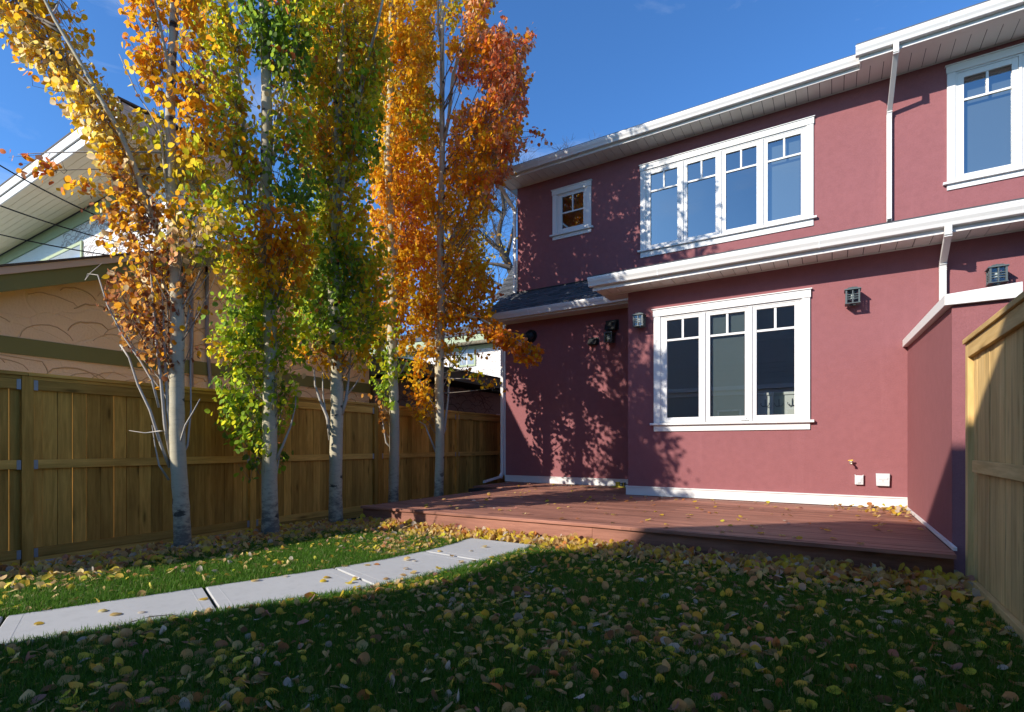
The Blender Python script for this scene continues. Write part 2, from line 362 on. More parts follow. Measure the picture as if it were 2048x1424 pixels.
PATH = [((-5.9, 0.0), (-5.2, -0.6)), ((-5.05, 1.30), (-4.36, 1.02)), ((-4.84, 1.85), (-4.12, 1.62)), ((-4.62, 2.46), (-3.87, 2.17)), ((-4.42, 3.0), (-3.60, 2.75)),
        ((-4.24, 3.52), (-3.38, 3.26)), ((-4.10, 4.05), (-3.23, 3.90)), ((-4.02, 4.62), (-3.15, 4.55)), ((-4.02, 5.1), (-3.10, 5.1)), ((-4.07, 5.60), (-3.12, 5.62))]
PLx = [p[0][0] for p in PATH]; PLy = [p[0][1] for p in PATH]; PRx = [p[1][0] for p in PATH]; PRy = [p[1][1] for p in PATH]
def path_l(y): return np.interp(y, PLy, PLx)
def path_r(y): return np.interp(y, PRy, PRx)
path = bpy.data.objects.new('concrete_path', None); COL.objects.link(path); path.location = (-4.2, 3.2, 0); OFF[path.name] = Vector(path.location); tag(path, kind='structure')
def lerp2(a, b, k): return (a[0] + (b[0] - a[0]) * k, a[1] + (b[1] - a[1]) * k)
JOINTS = [0, 1, 3, 5, 7, 9]
for a, b in zip(JOINTS[:-1], JOINTS[1:]):
    rows = [list(PATH[i]) for i in range(a, b + 1)]
    k0 = 0.012 / (Vector(rows[0][0]) - Vector(rows[1][0])).length; k1 = 0.012 / (Vector(rows[-1][0]) - Vector(rows[-2][0])).length
    rows[0] = [lerp2(rows[0][i], rows[1][i], k0) for i in (0, 1)]; rows[-1] = [lerp2(rows[-1][i], rows[-2][i], k1) for i in (0, 1)]
    sl = MB(); out = [r[0] for r in rows] + [r[1] for r in rows[::-1]]; top = 0.028
    cx = sum(p[0] for p in out) / len(out); cy = sum(p[1] for p in out) / len(out)
    inn = [(p[0] + (cx - p[0]) * 0.022, p[1] + (cy - p[1]) * 0.010) for p in out]
    n = len(out)
    for i in range(len(rows) - 1):
        q = [i, i + 1, n - 2 - i, n - 1 - i]; sl.poly([(*inn[j], top) for j in q][::-1])
    for i in range(n):
        j = (i + 1) % n; sl.poly([(*out[i], top - 0.008), (*out[j], top - 0.008), (*inn[j], top), (*inn[i], top)][::-1])
        sl.poly([(*out[i], -0.08), (*out[j], -0.08), (*out[j], top - 0.008), (*out[i], top - 0.008)][::-1])
    so = sl.build('slab', M['concrete'], path)
    ln = MB()                                                    # trowelled lines parallel to the joints
    for r0, r1 in ((rows[0], rows[1]), (rows[-1], rows[-2])):
        L = (Vector(r0[0]) - Vector(r1[0])).length; k = 0.085 / L
        A = lerp2(r0[0], r1[0], k); B = lerp2(r0[1], r1[1], k); A, B = lerp2(A, B, 0.03), lerp2(A, B, 0.97)
        ln.bar((*A, top - 0.0015), (*B, top - 0.0015), 0.008, 0.005)
    ln.build('trowel_line', M['concrete'], so)

# river-stone bed along the left fence
def ico():
    p = (1 + 5 ** 0.5) / 2
    v = np.array([(-1, p, 0), (1, p, 0), (-1, -p, 0), (1, -p, 0), (0, -1, p), (0, 1, p), (0, -1, -p), (0, 1, -p), (p, 0, -1), (p, 0, 1), (-p, 0, -1), (-p, 0, 1)], float)
    f = [(0, 11, 5), (0, 5, 1), (0, 1, 7), (0, 7, 10), (0, 10, 11), (1, 5, 9), (5, 11, 4), (11, 10, 2), (10, 7, 6), (7, 1, 8), (3, 9, 4), (3, 4, 2), (3, 2, 6), (3, 6, 8), (3, 8, 9), (4, 9, 5), (2, 4, 11), (6, 2, 10), (8, 6, 7), (9, 8, 1)]
    return v / np.linalg.norm(v[0]), np.array(f)
iv, iF = ico(); N = 6000
px = -7.58 + RNG.random(N) ** 1.1 * 0.95; py = 0.6 + RNG.random(N) * 5.6
keep = (px < -6.92 + 0.12 * np.sin(py * 3)); px, py = px[keep], py[keep]; N = len(px)
sc = RNG.uniform(0.011, 0.030, (N, 1)) * np.array([1.15, 1.0, 0.62]) * RNG.uniform(0.8, 1.25, (N, 3))
V = iv[None] * sc[:, None, :] * (1 + 0.18 * RNG.standard_normal((N, 12, 1)))
an = RNG.random(N) * 6.28; ca, sa = np.cos(an)[:, None], np.sin(an)[:, None]
V = np.stack([V[..., 0] * ca - V[..., 1] * sa, V[..., 0] * sa + V[..., 1] * ca, V[..., 2]], -1)
V += np.stack([px, py, np.interp(px, gx, gz) + 0.008], -1)[:, None, :]
me = np_mesh('river_stones', V.reshape(-1, 3), (iF[None] + (np.arange(N) * 12)[:, None, None]).ravel(), 3, smooth=True)
tag(link('river_stones', me, None, M['river_stone']), 'grey and tan river stones laid as a strip under the left fence', 'gravel', kind='stuff')

for i, (x, y, w, l) in enumerate(((-7.02, 2.30, 0.24, 0.34), (-7.08, 3.18, 0.22, 0.31), (-7.06, 4.02, 0.22, 0.33), (-7.08, 4.95, 0.2, 0.3))):
    st = MB(); n = 11; rr = [1 + 0.12 * math.sin(k * 2.3 + i * 1.7) for k in range(n)]
    z0 = ground_z(x)
    ring = [(x + w * rr[k] * math.cos(6.283 * k / n), y + l * rr[k] * math.sin(6.283 * k / n)) for k in range(n)]
    st.ext(ring, 'z', z0 - 0.03, z0 + 0.045)
    o = st.build('stepping_stone', M['flagstone'], None, bevel=0.008)
    tag(o, ['flat grey stepping stone nearest the fence post at the left edge', 'flat grey stepping stone beside the trunk of the nearest aspen', 'flat grey stepping stone between the first and second aspen trunks', 'flat grey stepping stone near the third aspen trunk, farthest from camera'][i], 'stepping stone', 'stepping stones along the fence')

# ------------------------------------------------------------------ house
house = thing('house', (-1.7, 11.7, 0.0), 'two storey burgundy stucco house with white trim, white gutters and low red deck', 'house')
def wall_holes(mb, x0, x1, z0, z1, y, holes, depth=0.14):
    xs = sorted({x0, x1, *[h[0] for h in holes], *[h[1] for h in holes]}); zs = sorted({z0, z1, *[h[2] for h in holes], *[h[3] for h in holes]})
    for i in range(len(xs) - 1):
        for j in range(len(zs) - 1):
            cx, cz = (xs[i] + xs[i + 1]) / 2, (zs[j] + zs[j + 1]) / 2
            if any(h[0] < cx < h[1] and h[2] < cz < h[3] for h in holes): continue
            mb.poly([(xs[i], y, zs[j]), (xs[i + 1], y, zs[j]), (xs[i + 1], y, zs[j + 1]), (xs[i], y, zs[j + 1])])
            mb.poly([(xs[i], y + depth, zs[j]), (xs[i], y + depth, zs[j + 1]), (xs[i + 1], y + depth, zs[j + 1]), (xs[i + 1], y + depth, zs[j])])
    for a, b, c, d in holes:
        mb.poly([(a, y, c), (a, y, d), (a, y + depth, d), (a, y + depth, c)]); mb.poly([(b, y, c), (b, y + depth, c), (b, y + depth, d), (b, y, d)])
        mb.poly([(a, y, c), (a, y + depth, c), (b, y + depth, c), (b, y, c)]); mb.poly([(a, y, d), (b, y, d), (b, y + depth, d), (a, y + depth, d)])
XL, XR = -7.36, 6.5
w = MB(); wall_holes(w, -3.37, XR, 0.0, 4.24, YN, [(-2.72, -0.44, 1.66, 3.65)])
w.poly([(-3.37, YN, 0), (-3.37, YN, 4.24), (-3.37, YB, 4.24), (-3.37, YB, 0)]); w.poly([(XR, YN, 0), (XR, YB + 8, 0), (XR, YB + 8, 8.4), (XR, YN, 4.24)])
w.build('bump_out_wall', M['burgundy_stucco'], house)
w = MB(); w.box(XL, -3.372, YB, YB + 0.15, 0.0, 4.47); w.box(XL + 0.003, XL + 0.15, YB + 0.152, 20, 0.0, 4.4); w.build('recessed_wall', M['burgundy_stucco'], house)
w = MB(); wall_holes(w, XL, XR, 5.0, 8.30, YU, [(-3.78, -0.45, 5.88, 7.78), (-6.12, -5.30, 6.75, 7.80), (1.92, 3.62, 6.03, 8.0)])
w.poly([(XL, YU, 5.0), (XL, YU, 8.3), (XL, 20, 8.3), (XL, 20, 5.0)]); w.build('upper_wall', M['burgundy_stucco'], house)
w = MB(); w.poly([(XL, 20, 0), (XR, 20, 0), (XR, 20, 8.3), (XL, 20, 8.3)]); w.poly([(XR, YN, 4.2), (XR, 20, 4.2), (XR, 20, 8.4), (XR, YU, 8.4)])
w.build('far_wall', M['burgundy_stucco'], house)
# rooms behind the glass
rm = MB(); rm.poly([(-3.3, YN + 0.15, 0.42), (XR - .1, YN + 0.15, 0.42), (XR - .1, 16, 0.42), (-3.3, 16, 0.42)]); rm.build('room_floor', M['room_dark'], house)
rm = MB(); rm.poly([(-3.3, YN + 0.15, 4.1), (-3.3, 15.8, 4.1), (XR - .1, 15.8, 4.1), (XR - .1, YN + 0.15, 4.1)]); rm.poly([(XL + .2, YU + 0.15, 8.18), (XL + .2, 15.8, 8.18), (XR - .1, 15.8, 8.18), (XR - .1, YU + 0.15, 8.18)]); rm.build('room_ceiling', M['room_paint'], house)
rm = MB(); rm.box(-3.3, XR - .1, 15.8, 15.9, 0.42, 4.1); rm.box(XL + .2, XR - .1, 15.6, 15.7, 5.0, 8.18); rm.box(-3.30, -3.22, YN + .16, 15.8, 0.42, 4.1); rm.box(-4.6, -4.5, YU + .16, 15.6, 5.1, 8.18)
rm.box(0.4, 0.5, YU + .16, 15.6, 5.1, 8.18); rm.build('room_wall', M['room_paint'], house)
rm = MB(); rm.poly([(XL + .2, YU + .15, 5.2), (XR - .1, YU + .15, 5.2), (XR - .1, 15.6, 5.2), (XL + .2, 15.6, 5.2)]); rm.build('room_floor', M['room_dark'], house)

# eaves: fascia, K-style gutter, soffit panels, roof
def eave(x0, x1, yf, zf, ys, zs, ztop, pitch=0.2, gut=True, step=None):
    f = MB(); f.box(x0 + 0.05, x1 - 0.02, yf, yf + 0.025, zf, ztop); f.build('fascia', M['white_metal'], house)
    gb = ztop - 0.165; y = yf - 0.003
    prof = [(y, ztop - 0.005), (y, gb), (y - 0.085, gb), (y - 0.098, gb + 0.045), (y - 0.118, gb + 0.085), (y - 0.126, gb + 0.12), (y - 0.126, ztop - 0.012), (y - 0.120, ztop), (y - 0.108, ztop), (y - 0.108, ztop - 0.02), (y - 0.02, ztop - 0.02)]
    G = MB(); G.ext(prof, 'x', x0, x1); G.build('gutter', M['white_metal'], house, bevel=0.004)
    xs_ = x0 + 1.3
    while xs_ < x1 - .4: MB().ext([(p[0] + (-0.0025 if p[0] < y - .01 else 0), p[1] + (-.0025 if p[1] < gb + .01 else 0)) for p in prof[1:8]] + [(y - .06, ztop - .004)], 'x', xs_, xs_ + 0.022).build('gutter_seam', M['pale_plastic'], house); xs_ += 2.45
    lip = MB(); lip.box(x0 - 0.004, x1 + 0.004, y - 0.130, y - 0.1265, ztop - 0.035, ztop - 0.004); lip.build('gutter_lip', M['white_metal'], house)
def soffits(x0, x1, y0, y1, z, pitch):
    base = MB(); base.box(0.004, pitch - 0.006, y0, y1, z, z + 0.012)
    # two shallow vee boards per panel
    me = base.mesh('soffit_panel', Vector((0, 0, 0))); me.materials.append(M['soffit_white'])
    n = int((x1 - x0) / pitch + 0.5)
    for i in range(n):
        o = link('soffit_panel', me, house); o.location = Vector((x0 + i * pitch, 0, 0.0015 * ((i * 7) % 3))) - offset(house)
    bk = MB(); bk.box(x0, x1, y0 - 0.01, y1, z + 0.022, z + 0.04); bk.build('soffit_backing', M['dark_gap'], house)
    jc = MB(); jc.box(x0, x1, y1 - 0.026, y1 - 0.002, z - 0.014, z - 0.002); jc.build('soffit_channel', M['soffit_white'], house)
eave(-7.62, 0.455, 11.70, 8.245, YU, 8.275, 8.47)
eave(0.36, XR, 11.45, 8.245, YU, 8.275, 8.48)
sf = MB(); sf.box(0.43, 0.455, 11.476, 11.70, 8.245, 8.42); sf.build('fascia', M['white_metal'], house)
soffits(-7.56, XR, 11.727, YU, 8.275, 0.204)
for k in range(2):
    sb = MB(); sb.box(0.46, XR, 11.477 + k * 0.125, 11.60 + k * 0.125, 8.272, 8.284); sb.build('soffit_board', M['soffit_white'], house)
eave(-3.93, XR, 9.26, 4.165, YN, 4.205, 4.40)
soffits(-3.88, XR, 9.287, YN, 4.205, 0.204)
sb = MB(); sb.box(-3.88, -3.375, YN + 0.004, YN + 0.40, 4.205, 4.22); sb.build('soffit_board', M['soffit_white'], house)
eave(-7.66, -3.40, 11.23, 4.40, YB, 4.43, 4.60)
soffits(-7.6, -3.40, 11.257, YB, 4.43, 0.204)
rf = MB(); rf.hexa([(-7.64, 11.60, 8.475), (XR, 11.60, 8.475), (XR, 20.2, 11.2), (-7.64, 20.2, 11.2), (-7.64, 11.60, 8.50), (XR, 11.60, 8.50), (XR, 20.2, 11.25), (-7.64, 20.2, 11.25)])
rf.hexa([(0.37, 11.34, 8.492), (XR, 11.34, 8.492), (XR, 11.62, 8.505), (0.37, 11.62, 8.505), (0.37, 11.34, 8.512), (XR, 11.34, 8.512), (XR, 11.62, 8.53), (0.37, 11.62, 8.53)])
rf.build('roof', M['shingle'], house)
rf = MB(); rf.hexa([(-3.93, 9.15, 4.405), (XR, 9.15, 4.405), (XR, YU, 5.10), (-3.93, YU, 5.10), (-3.93, 9.15, 4.425), (XR, 9.15, 4.425), (XR, YU, 5.12), (-3.93, YU, 5.12)]); rf.build('roof', M['shingle'], house)
# side end of upper eave
se = MB(); se.hexa([(-7.60, 11.73, 8.25), (-7.575, 11.73, 8.25), (-7.575, 20, 8.25), (-7.60, 20, 8.25), (-7.60, 11.73, 8.45), (-7.575, 11.73, 8.45), (-7.575, 20, 11.1), (-7.60, 20, 11.1)]); se.build('fascia', M['white_metal'], house)
# skirt roof with single shingles
ey, ez, ty, tz = 11.12, 4.605, YU, 5.40; slope = (tz - ez) / (ty - ey); L = math.hypot(ty - ey, tz - ez)
sk = MB(); sk.hexa([(-7.75, ey, ez - 0.03), (-3.38, ey, ez - 0.03), (-3.38, ty, tz - 0.03), (-7.75, ty, tz - 0.03), (-7.75, ey, ez - 0.012), (-3.38, ey, ez - 0.012), (-3.38, ty, tz - 0.012), (-7.75, ty, tz - 0.012)])
zb = tz + (16.0 - ty) * slope
sk.hexa([(-8.05, ty - 0.2, tz - 0.16), (XL - 0.004, ty - 0.2, tz - 0.16), (XL - 0.004, 16, zb - 0.03), (-9.55, 16, zb - 0.03), (-8.05, ty - 0.2, tz - 0.145), (XL - 0.004, ty - 0.2, tz - 0.145), (XL - 0.004, 16, zb - 0.012), (-9.55, 16, zb - 0.012)])
skirt = sk.build('skirt_roof', M['shingle'], house)
sm = MB(); t_ = 0.010; sm.hexa([(0, 0, 0), (0.30, 0, 0), (0.30, 0.19, 0), (0, 0.19, 0), (0, 0, t_), (0.30, 0, t_), (0.30, 0.19, 0.003), (0, 0.19, 0.003)])
sme = sm.mesh('shingle'); sme.materials.append(M['shingle']); ang = math.atan(slope); row = 0; cnt = 0
while row * 0.145 < 4.6:
    s0 = row * 0.145; y = ey + s0 * math.cos(ang); z = ez + s0 * math.sin(ang)
    if y < ty: xa, xb = -7.75, -3.42
    else: xa, xb = -8.05 - (y - ty) * 0.405, XL - 0.31
    x = xa + (row % 3) * 0.11 - 0.1; 
    while x < xb:
        if cnt < 296:
            o = link('shingle', sme, skirt); o.location = Vector((max(x, xa), y, z - 0.004)) - offset(skirt); o.rotation_euler = (ang - 0.03, 0, 0); o.scale = (random.uniform(0.9, 0.985), 1, random.uniform(0.6, 1.5)); cnt += 1
        x += 0.305
    row += 1
fl = MB(); fl.box(XL, -3.93, YU - 0.012, YU - 0.002, tz - 0.012, tz + 0.035); fl.build('roof_flashing', M['black_vent'], house)
# baseboards
bb = MB(); bb.box(-3.402, 0.958, YN - 0.03, YN - 0.002, ZD + 0.004, ZD + 0.155); bb.box(-3.415, 0.956, YN - 0.045, YN - 0.002, ZD + 0.156, ZD + 0.175); bb.box(-3.400, -3.373, YN - 0.001, YB - 0.032, ZD + 0.004, ZD + 0.155)
bb.build('baseboard', M['white_trim'], house)
bb = MB(); bb.box(XL, -3.402, YB - 0.03, YB - 0.002, ZD + 0.004, ZD + 0.15); bb.box(XL, -3.403, YB - 0.045, YB - 0.002, ZD + 0.151, ZD + 0.17); bb.build('baseboard', M['white_trim'], house)
cb = MB(); cb.box(XL - 0.02, XL + 0.012, YB - 0.02, YB + 0.05, ZD + .17, 4.40); cb.build('corner_trim', M['white_trim'], house)

# windows
def window(x0, x1, z0, z1, y, lites, gz0, gz1, zm, zsill, head=0.14, cw=0.12, ear=0.045, single=False):
    c = MB(); p = 0.03; ap = zsill - 0.03
    c.box(x0 - 0.012, x1 + 0.012, y - p - 0.012, y - 0.001, z1 - head, z1 - 0.012); c.box(x0, x0 + cw, y - p, y - 0.001, zsill + 0.001, z1 - head - 0.002); c.box(x1 - cw, x1, y - p, y - 0.001, zsill + 0.001, z1 - head - 0.002)
    c.box(x0, x1, y - p + 0.006, y - 0.001, z0, zsill - 0.043)
    wo = c.build('window', M['white_trim'], house, bevel=0.003)
    cap = MB(); cap.box(x0 - 0.03, x1 + 0.03, y - p - 0.03, y - 0.001, z1 - 0.011, z1 + 0.004); cap.build('drip_cap', M['white_trim'], wo)
    s = MB(); s.box(x0 - ear, x1 + ear, y - 0.075, y - 0.001, zsill - 0.042, zsill); s.build('sill', M['white_trim'], wo, bevel=0.004)
    xa, xb = x0 + cw, x1 - cw; zt = z1 - head; n = len(lites); e = 0.003
    fr = MB(); fr.box(xa + e, xb - e, y - 0.012, y + 0.1, zt - 0.028, zt - e); fr.box(xa + e, xa + 0.025, y - 0.012, y + 0.1, zsill + e, zt - 0.03); fr.box(xb - 0.025, xb - e, y - 0.012, y + 0.1, zsill + e, zt - 0.03)
    for a, b in zip(lites[:-1], lites[1:]): m = (a[1] + b[0]) / 2; fr.box(m - 0.020, m + 0.020, y - 0.024, y + 0.1, zsill + e, zt - 0.03)
    fr.build('frame', M['white_trim'], wo)
    for i, (a, b) in enumerate(lites):
        la = xa + 0.027 if i == 0 else (lites[i - 1][1] + a) / 2 + 0.023; lb = xb - 0.027 if i == n - 1 else (b + lites[i + 1][0]) / 2 - 0.023
        sa = MB(); s0, s1 = y - 0.004, y + 0.05
        sa.box(la, a, s0, s1, zsill + 0.006, zt - 0.032); sa.box(b, lb, s0, s1, zsill + 0.006, zt - 0.032); sa.box(a, b, s0 + .001, s1, zsill + 0.006, gz0); sa.box(a, b, s0 + .001, s1, gz1, zt - 0.032)
        sa.build('sash', M['white_trim'], wo, bevel=0.004)
        gl = MB(); gl.poly([(a - .005, y + 0.032, gz0 - .005), (b + .005, y + 0.032, gz0 - .005), (b + .005, y + 0.032, gz1 + .005), (a - .005, y + 0.032, gz1 + .005)]); gl.build('pane', M['window_glass'], wo)
        mu = MB(); mu.box(a, b, y + 0.008, y + 0.028, zm - 0.018, zm + 0.018); xm = (a + b) / 2; mu.box(xm - 0.018, xm + 0.018, y + 0.0085, y + 0.0275, zm + 0.019, gz1); mu.build('muntin', M['white_trim'], wo)
    return wo
wl_ = window(-2.865, -0.310, 1.505, 3.79, YN, [(-2.625, -2.055), (-1.862, -1.290), (-1.105, -0.535)], 1.757, 3.56, 3.195, 1.660, ear=0.06)
cr_ = MB(); cr_.box(-1.36, -1.20, YN - 0.035, YN - 0.012, 1.678, 1.70); cr_.box(-1.29, -1.26, YN - 0.05, YN - 0.012, 1.70, 1.72); cr_.build('crank_handle', M['pale_plastic'], wl_)
window(-3.92, -0.330, 5.72, 7.93, YU, [(-3.68, -3.055), (-2.83, -2.22), (-2.005, -1.387), (-1.172, -0.555)], 5.99, 7.67, 7.265, 5.895, ear=0.06)
window(-6.27, -5.185, 6.62, 7.925, YU, [(-6.01, -5.405)], 6.875, 7.70, 7.28, 6.755, ear=0.06)
window(1.78, 3.76, 5.89, 8.15, YU, [(2.02, 2.66), (2.87, 3.51)], 6.14, 7.88, 7.48, 6.03, ear=0.06)
bl = MB(); bl.box(-1.15, -0.58, YU + 0.12, YU + 0.125, 5.95, 7.7); bl.box(2.0, 3.53, YU + 0.12, YU + 0.125, 6.1, 7.9); bl.box(-1.84, -1.31, YN + 0.07, YN + 0.074, 1.72, 3.58); bl.build('roller_shade', M['shade_fabric'], house)

# downspouts (rectangular pipe with ribbed elbows)
def downspout(pts, end_open=True, w=0.082, d=0.062):
    m = MB(); pts = [Vector(p) for p in pts]
    for a, b in zip(pts[:-1], pts[1:]): m.bar(a, b, w, d, up=(0, -1, 0.001))
    for p in pts[1:-1]:
        for k in range(3): m.box(p.x - w / 2 - 0.004, p.x + w / 2 + 0.004, p.y - d / 2 - 0.004, p.y + d / 2 + 0.004, p.z - 0.045 + k * 0.03, p.z - 0.03 + k * 0.03)
    o = m.build('downspout', M['white_metal'], house, bevel=0.006)
    if end_open:
        p = pts[-1]; q = MB(); q.box(p.x - w / 2 + 0.008, p.x + w / 2 - 0.008, p.y - d / 2 - 0.004, p.y + d / 2 - 0.01, p.z - 0.003, p.z + 0.045); q.build('outlet', M['black_vent'], o)
    return o
downspout([(0.955, 11.385, 8.33), (0.955, 11.385, 8.17), (0.925, 12.22, 7.60), (0.92, 12.245, 7.50), (0.92, 12.245, 5.50)])
downspout([(1.345, 9.195, 4.25), (1.345, 9.195, 4.13), (1.365, 9.72, 3.90), (1.365, 9.745, 3.82), (1.365, 9.745, 2.7)], False)
downspout([(-7.55, 11.64, 8.32), (-7.55, 11.64, 8.20), (-7.43, 12.20, 7.72), (-7.415, 12.25, 7.62), (-7.415, 12.25, 5.40)], False)
downspout([(-7.44, 11.30, 4.44), (-7.44, 11.33, 4.35), (-7.42, 11.60, 4.15), (-7.42, 11.63, 4.05), (-7.42, 11.63, 0.52), (-7.42, 11.55, 0.42), (-7.40, 10.75, 0.33)], False)

# wing wall with sloped coping
wing = thing('wing_wall', (1.15, 8.0, 0), 'burgundy stucco wing wall with white sloped coping beside the right fence', 'wall')
w = MB(); w.hexa([(0.96, 6.37, 0), (1.36, 6.37, 0), (1.36, YN - 0.003, 0), (0.96, YN - 0.003, 0), (0.96, 6.37, 2.56), (1.36, 6.37, 2.56), (1.36, YN - 0.003, 2.72), (0.96, YN - 0.003, 2.72)]); w.build('wall_body', M['burgundy_stucco'], wing)
w = MB(); w.hexa([(0.90, 6.32, 2.563), (1.44, 6.32, 2.563), (1.44, YN - 0.003, 2.723), (0.90, YN - 0.003, 2.723), (0.90, 6.32, 2.665), (1.44, 6.32, 2.70), (1.44, YN - 0.003, 2.83), (0.90, YN - 0.003, 2.83)]); w.build('coping', M['white_trim'], wing, bevel=0.004)
w = MB(); w.box(0.932, 0.959, 6.12, YN - 0.05, ZD + 0.004, ZD + 0.035); w.build('base_strip', M['white_trim'], wing)

# ------------------------------------------------------------------ deck
deck = thing('deck', (-2.7, 8.5, 0), 'low reddish brown stained wood deck against the burgundy house', 'deck')
dm = MB(); dm.box(0, 1, 0, 1, -0.035, 0); dme = dm.mesh('deck_board'); dme.materials.append(M['deck_wood'])
y = 5.915; i = 0
while y < YB - 0.14:
    x1 = 0.925 if y < YN - 0.16 else -3.41
    splits = [-6.30, -6.30 + (2.2 if i % 2 else 4.3), x1] if x1 > -2 else [-6.30 - (0.9 if y > 9.9 else 0), x1]
    for a, b in zip(splits[:-1], splits[1:]):
        o = link('deck_board', dme, deck); o.location = Vector((a + 0.002, y, ZD - 0.0015 * random.random())) - offset(deck); o.scale = (b - a - 0.004, 0.134, 1); o.rotation_euler = (random.uniform(-.006, .006), 0, 0)
    y += 0.1405; i += 1
yl, yr = 5.77, 6.02
n_ = MB(); n_.hexa([(-6.33, yl, ZD - 0.036), (0.93, yr, ZD - 0.036), (0.93, yr + 0.15, ZD - 0.036), (-6.33, yl + 0.15, ZD - 0.036), (-6.33, yl, ZD + 0.004), (0.93, yr, ZD + 0.004), (0.93, yr + 0.15, ZD + 0.004), (-6.33, yl + 0.15, ZD + 0.004)]); n_.build('nosing_board', M['deck_wood'], deck, bevel=0.006)
def fy(x): return yl + (yr - yl) * (x + 6.33) / 7.26 + 0.028
for a, b in ((-6.30, -2.492), (-2.488, 0.925)):
    f = MB(); f.hexa([(a, fy(a), -0.2), (b, fy(b), -0.2), (b, fy(b) + 0.03, -0.2), (a, fy(a) + 0.03, -0.2), (a, fy(a), ZD - 0.038), (b, fy(b), ZD - 0.038), (b, fy(b) + 0.03, ZD - 0.038), (a, fy(a) + 0.03, ZD - 0.038)]); f.build('fascia_board', M['deck_wood'], deck)
f = MB(); f.box(-6.30, -6.27, 5.84, YB - 0.05, -0.2, ZD - 0.038); f.build('fascia_board', M['deck_wood'], deck)
f = MB(); f.box(-6.25, 0.9, 6.12, 9.7, -0.02, ZD - 0.045); f.box(-7.15, -3.5, 9.75, YB - .05, -0.02, ZD - 0.045); f.build('joist_frame', M['dark_gap'], deck)

# ------------------------------------------------------------------ fences
lf = thing('left_fence', (-7.62, 5.0, -0.1), 'tall brown wooden board fence in shade behind the aspen trunks', 'fence')
bm_ = MB(); bm_.box(-0.010, 0.010, 0, 1, 0, 1); bme = bm_.mesh('board'); bme.materials.append(M['fence_wood'])
def fence_boards(parent, me, x, ya, yb, z0, z1, wdt, gaps=()):
    n = max(1, round((yb - ya) / wdt)); p = (yb - ya) / n
    for k in range(n):
        g0 = 0.010 if k in gaps else random.uniform(0.002, 0.0045)
        o = link('board', me, parent); o.location = Vector((x + random.uniform(-.003, .003), ya + k * p + g0 / 2, z0)) - offset(parent); o.scale = (1, p - g0, z1 - z0 + random.uniform(-.004, .004))
def fence_run(s, POSTS, wdt):                                       # the far run stands further back, past a jog hidden by the near one
    Z = lambda z: EYE + (z - EYE) * s
    for i in range(len(POSTS) - 1):
        a, b = POSTS[i] + 0.05, POSTS[i + 1] - 0.05
        fence_boards(lf, bme, -7.655 * s, POSTS[i], POSTS[i + 1], Z(-0.10), Z(1.90), wdt, gaps=(3, 6) if (i == 1 and s == 1) else (16, 17) if (i == 0 and s == 1) else ())
        for z0, z1 in ((1.865, 1.975), (0.985, 1.085), (0.0, 0.098)):
            r = MB(); r.box(-7.642 * s, -7.642 * s + 0.04, a + 0.012, b - 0.012, Z(z0), Z(z1)); ro = r.build('rail', M['fence_rail_wood'], lf, bevel=0.003)
            for yy in (a + 0.004, b - 0.040):
                k = MB(); k.box(-7.642 * s + 0.041, -7.642 * s + 0.044, yy, yy + 0.036, Z(z0) - 0.004, Z(z1) - 0.002); k.build('bracket', M['bracket_steel'], ro)
        kb = MB(); kb.box(-7.642 * s + 0.007, -7.642 * s + 0.037, a + 0.012, b - 0.012, Z(-0.16), Z(-0.006)); kb.build('kick_board', M['fence_rail_wood'], lf)
        cp = MB(); cp.box(-7.70 * s, -7.70 * s + 0.125, POSTS[i] + 0.002, POSTS[i + 1] - 0.002, Z(2.015), Z(2.055)); cp.box(-7.642 * s + 0.001, -7.642 * s + 0.036, POSTS[i] + 0.01, POSTS[i + 1] - 0.01, Z(1.977), Z(2.014)); cp.build('cap_board', M['fence_rail_wood'], lf, bevel=0.003)
    for yp in POSTS:
        p = MB(); p.box(-7.642 * s - 0.048, -7.642 * s + 0.054, yp - 0.05, yp + 0.05, Z(-0.16), Z(2.013)); p.build('post', M['fence_wood'], lf, bevel=0.003)
fence_run(1.0, [-0.5, 2.14, 4.78, 7.33], 0.142)
fence_run(1.118, [7.5, 8.32, 11.10, 13.9], 0.152)

rfn = thing('right_fence', (1.05, 4.0, 0), 'pale new wooden privacy fence at the right, beside the wing wall', 'fence')
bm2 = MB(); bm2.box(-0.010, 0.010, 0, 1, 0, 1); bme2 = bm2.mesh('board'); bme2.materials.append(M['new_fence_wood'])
RP = [6.06, 3.62, 1.18, -1.26]
for i in range(3):
    b, a = RP[i], RP[i + 1]
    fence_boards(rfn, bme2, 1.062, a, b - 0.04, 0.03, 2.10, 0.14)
    for z0, z1, nm in ((1.02, 1.12, 'rail'), (0.0, 0.095, 'kick_board')):
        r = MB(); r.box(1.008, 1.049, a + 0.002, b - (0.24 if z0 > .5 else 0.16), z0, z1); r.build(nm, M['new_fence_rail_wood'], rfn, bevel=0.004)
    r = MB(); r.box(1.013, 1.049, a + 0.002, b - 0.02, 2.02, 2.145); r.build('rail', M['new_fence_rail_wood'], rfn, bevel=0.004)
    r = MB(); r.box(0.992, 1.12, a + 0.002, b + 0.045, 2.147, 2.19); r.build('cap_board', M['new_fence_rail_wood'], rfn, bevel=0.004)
for yp in RP:
    p = MB(); p.box(1.012, 1.105, yp - 0.05, yp + 0.042, -0.05, 2.145) if yp == RP[0] else p.box(1.075, 1.17, yp - 0.05, yp + 0.05, -0.05, 2.145); p.build('post', M['new_fence_wood'], rfn, bevel=0.003)

